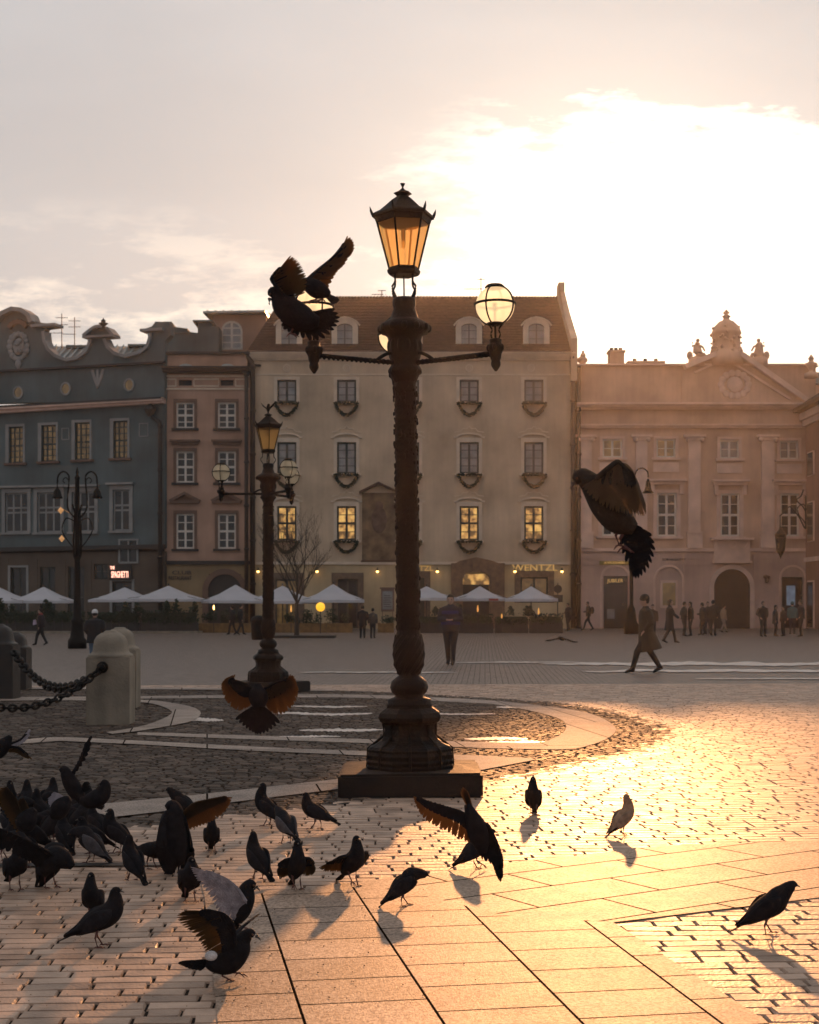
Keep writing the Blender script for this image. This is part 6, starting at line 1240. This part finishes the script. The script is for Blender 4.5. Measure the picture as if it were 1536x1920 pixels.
flyer('pigeon diving out of the cluster with a long wing reaching the left edge', 7.2, [(137, 1626), (130, 1620), (118, 1612), (104, 1610), (90, 1620), (78, 1640)], [6, 12, 20, 25, 20, 9], None,
      [([(100, 1604, -.05), (80, 1592, -.08), (45, 1573, -.1), (0, 1554, -.12), (-20, 1546, -.12)], [(80, 1630, -.03), (60, 1618, -.05), (35, 1606, -.08), (0, 1590, -.1), (-30, 1570, -.12), (-50, 1552, -.12)], 20, PWD, PWD)], ((84, 1630), [(62, 1600), (58, 1612), (66, 1622)], 6, PWD))
flyer('greyish winged pigeon fluttering in the middle of the cluster', 7.9, [(132, 1498), (126, 1502), (116, 1512), (106, 1524), (96, 1530)], [6, 12, 17, 16, 8], None, [([(124, 1506), (116, 1494), (104, 1488)], [(124, 1528), (112, 1526), (100, 1520), (92, 1510), (90, 1498)], 14, PW2, PW2)])
flyer('dark pigeon beating amber edged wings low in the cluster at the left', 7.8, [(66, 1518), (60, 1524), (52, 1536), (44, 1548), (38, 1556)], [6, 12, 19, 19, 8], None, [([(56, 1526), (50, 1510), (44, 1500)], [(40, 1545), (36, 1530), (32, 1516), (36, 1500)], 12, PW, PW), ([(48, 1540), (30, 1500), (14, 1480)], [(30, 1560), (12, 1530), (-4, 1500), (0, 1478)], 14, PW, PW)])
flyer('pigeon flying in at the left edge with a curved pale leading edge on its wing', 9.0, [(20, 1380), (16, 1386), (8, 1396), (-6, 1408), (-20, 1415)], [4, 8, 14, 16, 8], None,
      [([(10, 1396), (26, 1392), (40, 1386), (50, 1376)], [(8, 1404), (24, 1401), (40, 1395), (52, 1384), (57, 1368)], 10, PW2, PB2), ([(14, 1400), (34, 1402), (46, 1412)], [(10, 1410), (30, 1412), (46, 1420), (60, 1424)], 9, PW, PB)])
flyer('tiny distant pigeon gliding low over the dark paving right of centre', 36, [(1046, 1196), (1050, 1196), (1054, 1198), (1058, 1200)], [1.2, 2.6, 3.6, 2], None,
      [([(1052, 1197), (1044, 1197), (1036, 1199)], [(1052, 1200), (1042, 1200), (1030, 1202), (1022, 1202)], 7, PWD, PWD), ([(1056, 1197), (1066, 1199), (1074, 1203)], [(1056, 1201), (1066, 1203), (1076, 1205), (1084, 1204)], 7, PWD, PWD)])

r2 = random.Random(21); bm = BM()        # grain and crumbs the flock is feeding on
for _ in range(420):
    x = r2.gauss(330, 260); y = r2.uniform(1560, 1900); g = G(x, y); ball(bm, (g.x, g.y, .022+.002), r2.uniform(.0015, .004), 5, (1, 1, .7))
tag(obj('crumbs', bm, mat('bread_crumbs', (.30, .2, .12), .8, .2)), kind='stuff')
hz = BM(); box(hz, -130, 130, -6, 126, -1.2, 29); h_o = obj('haze', hz, [])
hm = bpy.data.materials.new('haze_air'); hm.use_nodes = True; nt = hm.node_tree; nt.nodes.clear(); pv = N('ShaderNodeVolumePrincipled'); ot = N('ShaderNodeOutputMaterial'); LK(pv.outputs[0], ot.inputs['Volume'])
pv.inputs['Color'].default_value = (1, .95, .92, 1); pv.inputs['Density'].default_value = .0003; pv.inputs['Anisotropy'].default_value = .72
h_o.data.materials.append(hm); tag(h_o, kind='stuff')
